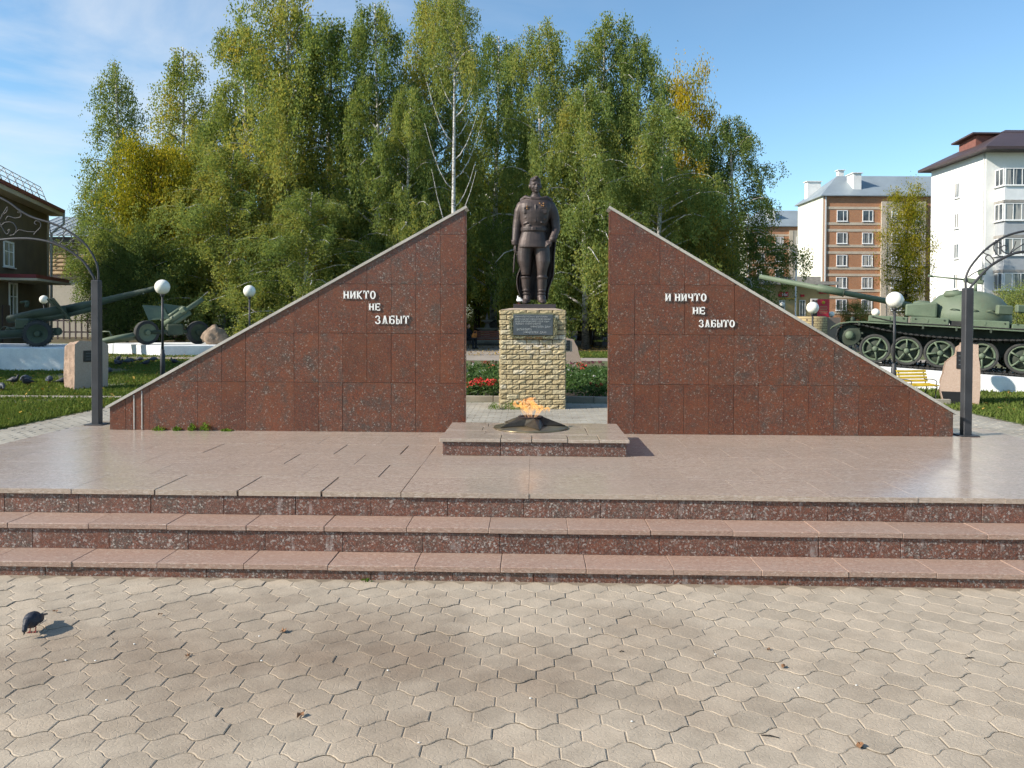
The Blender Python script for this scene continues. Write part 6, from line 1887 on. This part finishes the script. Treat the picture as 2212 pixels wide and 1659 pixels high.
MT['log'] = pm('weathered_logs', (.36, .25, .14), .85, .35, 1.8, .3, 20)
MT['ac'] = pm('grey_white_metal', (.62, .62, .60), .5, .1, 4)
def window(t, x, z, w, h, y=0.0, mull=(0.0,), trans=None, proud=.05, T=None, fw=.09):
    """white framed window on a wall facing -y of the local frame; x, z: centre"""
    fr = MB()
    for (cx_, cz_, sx_, sz_) in ((x, z + h / 2 - fw / 2, w, fw), (x, z - h / 2 + fw / 2, w, fw), (x - w / 2 + fw / 2, z, fw, h - 2 * fw - .004), (x + w / 2 - fw / 2, z, fw, h - 2 * fw - .004)):
        fr.box((cx_, y - proud / 2, cz_), (sx_, proud, sz_))
    for m_ in mull: fr.box((x + m_ * w, y - proud / 2 + .004, z), (fw * .8, proud * .8, h - 2 * fw - .006))
    if trans is not None: fr.box((x, y - proud / 2 + .008, z + trans * h), (w - 2 * fw - .01, proud * .7, fw * .6))
    if T: fr.v = [T @ v for v in fr.v]
    f = fr.build('window', MT['frame'], t)
    pb = MB().box((x, y - .012, z), (w - fw, .02, h - fw))
    if T: pb.v = [T @ v for v in pb.v]
    pb.build('pane', MT['glass'], f)
    sb = MB().box((x, y - .07, z - h / 2 - .03), (w + .12, .14, .05))
    if T: sb.v = [T @ v for v in sb.v]
    sb.build('sill', MT['frame'], f)
def part(name, mat, t, *boxes):
    mb = MB()
    for (x0, x1, y0, y1, z0, z1) in boxes: mb.box(((x0 + x1) / 2, (y0 + y1) / 2, (z0 + z1) / 2), (x1 - x0, y1 - y0, z1 - z0))
    return mb.build(name, mat, t)
LEFTFACE = lambda y0: Matrix.Translation((0, y0, 0)) @ RZ(R(-90))     # turns the -y wall into a wall facing -x

def brick_flats(label, px, zc, top_y, length, depth, s=1.0, cols=2, storeys=5, end_windows=False):
    loc = AT(px, zc); t = thing('apartment_building', label, 'building', (loc.x, loc.y, -.05), YAW)
    H = P(px, top_y, loc.y).z + .05
    part('brick_wall', MT['wall_brick'], t, (0, length, 0, depth, 0, H))
    part('end_wall', MT['cream'], t, (-.12, -.002, .0, depth, 0, H - .1))
    st_ = 2.79; zt0 = H - 2.55
    x0 = 2.35
    for k in range(storeys):
        z = zt0 - k * st_
        for i in range(cols): window(t, x0 + i * 3.2, z, 1.35, 1.4, -.002, (0.12,), None, .07)
        for dz in (.98, -.98):
            part('cream_band', MT['band'], t, (.45, 7.15, -.05, -.003, z + dz - .16, z + dz + .16))
    # loggia bay
    part('loggia_bay', MT['loggia'], t, (7.2, 12.6, -.5, -.004, 0, H - .8))
    part('bay_pier', MT['band'], t, (7.05, 7.75, -.55, -.504, 0, H - .8))
    for k in range(storeys):
        z = zt0 - k * st_
        window(t, 10.0, z, 3.4, 1.35, -.504, (-.3, -.1, .1, .3), .25, .06)
        window(t, 16.5, z, 1.35, 1.4, -.002, (.12,), None, .07)
        window(t, 20.5, z, 1.35, 1.4, -.002, (.12,), None, .07)
    part('downpipe', MT['ac'], t, (.16, .32, -.16, -.01, 0, H))
    # hipped zinc roof
    o_ = .45
    rf = MB().add([(-o_, -o_, H), (length, -o_, H), (length, depth + o_, H), (-o_, depth + o_, H), (3.4, depth / 2, H + 3.2), (length, depth / 2, H + 3.2),
                   (-o_, -o_, H - .12), (length, -o_, H - .12), (length, depth + o_, H - .12), (-o_, depth + o_, H - .12)],
                  [(0, 1, 5, 4), (2, 3, 4, 5), (3, 0, 4), (1, 2, 5), (6, 7, 1, 0), (7, 8, 2, 1), (8, 9, 3, 2), (9, 6, 0, 3), (9, 8, 7, 6)]).build('roof', MT['roof_grey'], t)
    for (x, y, w_, d_, h_) in ((4.6, 1.9, 1.0, 2.0, 2.9), (1.1, depth - 2.0, 1.8, 1.0, 2.7), (4.0, depth / 2 + .5, .7, .7, 3.9), (17, 3.0, 1.6, 1.6, 3.4)):
        MB().box((x, y, H + h_ / 2), (w_, d_, h_)).box((x, y, H + h_ + .08), (w_ + .3, d_ + .3, .1)).build('chimney', MT['chimney'], rf)
    return t
brick_flats('orange brick apartment block with cream end wall behind the tank gun', 1776, 100, 422, 30, 8.6)
brick_flats('farther orange brick apartment block half hidden by the last birch', 1612, 137, 488, 13.2, 8.0)

# white block with glazed balconies at the right edge
loc = AT(2125, 66); wb = thing('apartment_building', 'white rendered apartment block with glazed balconies and brown roof at the right edge', 'building', (loc.x, loc.y, -.05), YAW)
Hw = P(2125, 322, loc.y).z + .05
dp_ = 8.6
part('wall', MT['white_wall'], wb, (0, 26, 0, dp_, 0, Hw))
T_ = Matrix.Translation((0, 0, 0)) @ RZ(R(-90))
for k in range(5):
    z = Hw - 2.75 - k * 2.66
    window(wb, -4.2, z, .75, 1.35, -.002, (.0,), None, .05, T_, .08)
part('downpipe', MT['ac'], wb, (-.10, -.005, .15, .27, 0, Hw - .2))
for k in range(5):
    zb_ = Hw - 4.35 - k * 2.83
    sid = MT['siding_white'] if k == 0 else (MT['siding_grey'] if k in (1, 2) else MT['loggia'])
    bal = part('balcony', sid, wb, (.8, 24, -1.25, -.004, zb_, zb_ + 1.15))
    part('balcony_slab', MT['concrete'], bal, (.7, 24.1, -1.30, -.006, zb_ - .22, zb_ - .004))
    if k < 4:
        part('balcony_back', MT['siding_grey'], bal, (.86, 24, -.9, -.008, zb_ + 1.152, zb_ + 2.58))
    for i in range(9):
        window(wb, 1.86 + i * 2.12, zb_ + 1.87, 2.1, 1.42, -1.22, (-.167, .167), None, .06, None, .08)
    window(wb, .65, zb_ + 1.87, 1.15, 1.42, .76, (0,), None, .06, T_, .08)
    # glazed end of the balcony, facing left
    e = MB().box((.8, -.66, zb_ + 1.87), (.05, 1.05, 1.40)).build('balcony_end_pane', MT['glass'], bal)
    MB().box((.785, -1.16, zb_ + 1.87), (.09, .09, 1.42)).box((.785, -.16, zb_ + 1.87), (.09, .09, 1.42)).build('balcony_end_frame', MT['frame'], bal)
ov = .85
rf = MB().add([(-ov, -ov - .6, Hw - .05), (27, -ov - .6, Hw - .05), (27, dp_ + ov, Hw - .05), (-ov, dp_ + ov, Hw - .05), (4.2, dp_ / 2, Hw + 2.6), (27, dp_ / 2, Hw + 2.6),
               (-ov, -ov - .6, Hw - .27), (27, -ov - .6, Hw - .27), (27, dp_ + ov, Hw - .27), (-ov, dp_ + ov, Hw - .27)],
              [(0, 1, 5, 4), (2, 3, 4, 5), (3, 0, 4), (1, 2, 5), (6, 7, 1, 0), (7, 8, 2, 1), (8, 9, 3, 2), (9, 6, 0, 3), (9, 8, 7, 6)]).build('roof', MT['roof_brown'], wb)
MB().prism([(1.2, 3.6, Hw + .3), (1.2, 6.2, Hw + .3), (1.2, 6.2, Hw + 1.75), (1.2, 3.6, Hw + 1.95)], (3.4, 0, 0)).build('dormer', pm('dormer_brick', (.22, .09, .07), .8, .2, 2), rf)
MB().prism([(.7, 3.2, Hw + 2.0), (.7, 6.6, Hw + 1.74), (.7, 6.6, Hw + 1.88), (.7, 3.2, Hw + 2.14)], (4.4, 0, 0)).build('dormer_roof', MT['roof_brown'], rf)

# small yellow shop with flat grey roof in front of the brick flats
loc = AT(1640, 72); sh_ = thing('shop_building', 'small yellow shop with flat grey roof and red signs behind the tank gun barrel', 'building', (loc.x, loc.y, -.05), YAW)
sw_ = (1791 - 1640) / FPX * 72
Hs = P(1700, 614, loc.y).z
part('wall', MT['yellow_plaster'], sh_, (0, sw_, 0, 7, 0, Hs))
part('flat_roof', MT['concrete'], sh_, (-.8, sw_ + .5, -.9, 7.5, Hs, Hs + .28), (-.3, sw_ - .8, .0, 7, Hs + .28, Hs + .75))
kx = lambda px: (px - 1640) / FPX * 72
kz = lambda py: P(1700, py, loc.y).z + .05
for (xa, xb, ya, yb) in ((1682, 1695, 649, 690), (1726, 1739, 648, 684)):
    window(sh_, kx((xa + xb) / 2), (kz(ya) + kz(yb)) / 2, kx(xb) - kx(xa), kz(ya) - kz(yb), -.002, (0,), None, .05, None, .06)
part('dark_door', MT['roof_brown'], sh_, (kx(1752), kx(1766), -.05, -.003, kz(690), kz(648)))
sg1 = part('red_shop_sign', MT['red_sign'], sh_, (kx(1680), kx(1701), -.14, -.03, kz(641), kz(630)))
me = text_mesh('НЫ', .45, .26, .02, .02); me.materials.append(MT['frame']); obj('lettering', me, sg1, (kx(1688), -.15, kz(639.5)))
part('red_shop_sign', MT['red_sign'], sh_, (kx(1728), kx(1736), -.12, -.03, kz(641), kz(636)))
part('red_fascia', MT['red_sign'], sh_, (kx(1768), kx(1790), -.10, -.03, kz(634), kz(629)))
part('gas_pipe', pm('yellow_pipe', (.75, .45, .05), .5, .1, 3), sh_, (kx(1718), kx(1718) + .09, -.12, -.03, 0, kz(644)), (kx(1684), kx(1718) - .004, -.12, -.03, kz(646), kz(644)))
for (ya, yb) in ((645, 656), (657.5, 668.5)):
    ac = part('air_conditioner', MT['ac'], sh_, (kx(1748), kx(1762), -.45, -.06, kz(yb), kz(ya)))
    for px_ in (1752.5, 1759):
        MB().lathe([(.10, 0), (.13, .01), (.12, .02), (.03, .025)], 16, Matrix.Translation((kx(px_), -.45, (kz(ya) + kz(yb)) / 2)) @ RX(R(90))).build('fan_grille', MT['roof_brown'], ac)
# red notice board in front of the shop
nb_ = AT(1778, 58); z0_, z1_ = P(1778, 691, nb_.y).z, P(1778, 644, nb_.y).z
nt_ = thing('notice_board', 'red notice board with a yellow emblem left of the tank', 'sign', (nb_.x, nb_.y, 0), YAW)
wn_ = 26 / FPX * 58
MB().box((0, 0, (z0_ + z1_) / 2 + .05), (wn_, .06, z1_ - z0_ - .25), None, .01).build('panel', pm('bright_red_panel', (.72, .035, .06), .5, .06, 1), nt_)
for sx in (-1, 1): MB().box((sx * wn_ * .42, .05, (z1_ - .3) / 2), (.06, .05, z1_ - .3)).build('post', MT['post'], nt_)
MB().lathe([(.02, 0), (.11, .005), (.12, .015), (.02, .02)], 18, Matrix.Translation((0, -.03, z1_ - .32)) @ RX(R(90))).build('emblem', MT['yellow_wood'], nt_)
for i in range(5): MB().box((0, -.034, z1_ - .60 - i * .12), (wn_ * (.72 if i % 2 else .6), .008, .035)).build('text_line', MT['yellow_plaster'], nt_)
# white flagpole
fp = AT(1718, 55); tp2 = P(1718, 560, fp.y).z
fpo = thing('pole', 'thin white pole in front of the shop', 'pole', (fp.x, fp.y, 0))
MB().lathe([(.09, 0), (.09, tp2 * .32), (.055, tp2 * .34), (.045, tp2), (.02, tp2 + .05)], 12).build('shaft', MT['frame'], fpo)
MB().lathe([(.16, 0), (.16, 1.6), (.10, 1.7)], 12).build('sleeve', MT['frame'], fpo)
# low yellow brick pier beside the tank
bp_ = AT(1752, 29); bt = P(1752, 683, bp_.y).z
pr = thing('brick_pier', 'low curved yellow brick pier left of the tank nose behind the right wall', 'wall', (bp_.x, bp_.y, 0), R(8))
MB().lathe([(.55, 0), (.55, bt - .05), (.50, bt)], 26).build('round_end', MT['brickwork'], pr)
MB().box((.62, .5, bt / 2 - .02), (.8, 1.4, bt - .04)).build('pier_body', pm('brown_grey_render', (.26, .20, .16), .9, .2, 2), pr)

# brown two-storey building at the left edge: its long wall runs towards the camera, in shade
A = CW(-26.2, 45.0); B = CW(-24.0, 37.4)
dv = (B - A).normalized(); ang = math.atan2(dv.y, dv.x)
# local frame: x from the far corner towards the camera, wall faces local +y
lb = thing('brown_building', 'brown plastered two-storey building with dark red roof at the left edge', 'building', (A.x, A.y, -.05), ang)
Hb = P(103, 452, A.y).z + .05
part('wall', MT['brown_wall'], lb, (0, 10, -9, 0, 0, Hb))
part('corner_pilaster', MT['loggia'], lb, (-.05, .22, -.2, .05, 0, Hb - .02))
rf = MB().add([(-.55, .75, Hb + .05), (10.6, .75, Hb + .05), (10.6, -9.5, Hb + .05), (-.55, -9.5, Hb + .05), (5, -4.4, Hb + 2.4), (10.6, -4.4, Hb + 2.4),
               (-.55, .75, Hb - .12), (10.6, .75, Hb - .12), (10.6, -9.5, Hb - .12), (-.55, -9.5, Hb - .12)],
              [(0, 1, 5, 4), (2, 3, 4, 5), (3, 0, 4), (1, 2, 5), (6, 7, 1, 0), (7, 8, 2, 1), (8, 9, 3, 2), (9, 6, 0, 3), (9, 8, 7, 6)]).build('roof', MT['roof_red'], lb)
part('soffit', MT['loggia'], lb, (-.45, 10.5, .004, .68, Hb - .34, Hb - .13))
# snow railing on the eave
rl = MB()
for k in range(8):
    x = 1.6 + k * 1.2
    rl.tube([(x, .35, Hb + .2), (x, .05, Hb + 1.0)], .022, 5).tube([(x, -.4, Hb + .35), (x, .05, Hb + 1.0)], .018, 5)
for f_ in (.35, .7, 1.0): rl.tube([(1.6, .35 - .3 * f_, Hb + .2 + .8 * f_), (10.0, .35 - .3 * f_, Hb + .2 + .8 * f_)], .020, 5)
rl.build('roof_railing', MT['ac'], rf)
MB().tube([(-.45, .70, Hb - .1), (-.45, .70, Hb - .75), (-.10, .15, Hb - 1.35), (-.10, .12, .4)], .07, 10).build('downpipe', MT['ac'], lb)
TB = RZ(R(180))
def bwin(x, z, w, h): window(lb, -x, z, w, h, -.002, (-.0,), .1, .06, TB, .08)
qz = lambda py: P(18, py, CW(-24.4, 38.8).y).z + .05
# where a column of the photo cuts the wall: solve along the wall
def wx(px):
    d = ray(px, 600); o0 = Vector((0, 0)); 
    den = d.x * dv.y - d.y * dv.x
    s_ = (A.x * d.y - A.y * d.x) / -den * -1
    # A + dv * s = d * k
    k_ = (A.x * dv.y - A.y * dv.x) / den
    return ((d.x * k_ - A.x) * dv.x + (d.y * k_ - A.y) * dv.y)
for px_ in (18,):
    x = wx(px_); bwin(x, (qz(523) + qz(578)) / 2, 1.45, qz(523) - qz(578))
xd = wx(27); bwin(xd, (qz(628) + qz(668)) / 2, 1.2, 1.7)
xc_ = wx(60)
part('door_canopy', MT['roof_red'], lb, (xc_ - 1.0, xc_ + 5, .006, 1.7, qz(604), qz(596)))
part('canopy_edge', MT['loggia'], lb, (xc_ - 1.06, xc_ + 5.06, .008, 1.76, qz(609), qz(604.2)))
part('door', MT['roof_brown'], lb, (wx(12) - .5, wx(12) + .6, .003, .06, .05, 2.2))
# log house behind
loc = AT(60, 62); lh_ = thing('log_house', 'log house with zinc seam roof behind the brown building', 'house', (loc.x, loc.y, -.05), YAW)
lx = lambda px: (px - 60) / FPX * 62
lz = lambda py: P(150, py, loc.y).z + .05
xe = lx(300)
part('lower_wall', MT['loggia'], lh_, (0, xe, 0, 8, 0, lz(600)))
part('cornice', MT['roof_brown'], lh_, (-.1, xe + .1, -.25, -.004, lz(602), lz(595)))
zl0, zl1 = lz(594), lz(524); nlog = 8
for k in range(nlog):
    r_ = (zl1 - zl0) / nlog / 2; z = zl0 + r_ * (2 * k + 1)
    MB().tube([(-.2, .12, z), (xe + .2, .12, z)], r_ * .98, 10).build('log', MT['log'], lh_)
    MB().tube([(lx(145), -.28, z), (lx(145), .3, z)], r_ * .8, 10).build('log_end', MT['log'], lh_)
part('corner_board', MT['roof_red'], lh_, (lx(112), lx(113.5), -.16, -.11, lz(575), lz(524)))
part('frieze', MT['roof_brown'], lh_, (-.3, xe + .3, -.2, .4, lz(524), lz(512)))
hy = 5.2; zr0, zr1 = lz(512), P(150, 471, loc.y + hy).z + .05
rf = MB().prism([(-.6, -.7, zr0), (xe + .6, -.7, zr0), (xe + .6, hy, zr1), (-.6, hy, zr1)], (0, 0, .08)).build('roof', MT['roof_grey'], lh_)
for k in range(16):
    x = -.5 + k * .62
    MB().prism([(x, -.7, zr0 + .085), (x + .05, -.7, zr0 + .085), (x + .05, hy, zr1 + .085), (x, hy, zr1 + .085)], (0, 0, .05)).build('roof_seam', MT['ac'], rf)
MB().prism([(-.6, hy + .01, zr1), (xe + .6, hy + .01, zr1), (xe + .6, 9.5, zr0), (-.6, 9.5, zr0)], (0, 0, .08)).build('roof_back', MT['roof_grey'], rf)
part('gable_core', MT['roof_brown'], lh_, (0, xe, .3, 8, zl0, zl1))
# picket fence and blue-grey van-like shed roofline kept low behind the long gun
pf = thing('picket_fence', 'dark picket fence in front of the log house', 'fence', (AT(60, 56).x, AT(60, 56).y, 0), YAW)
for k in range(22):
    MB().box((k * .42, 0, .85), (.10, .04, 1.7)).build('picket', MT['roof_brown'], pf)
for z in (.5, 1.3): MB().box((4.4, .04, z), (9.2, .04, .10)).build('rail', MT['roof_brown'], pf)
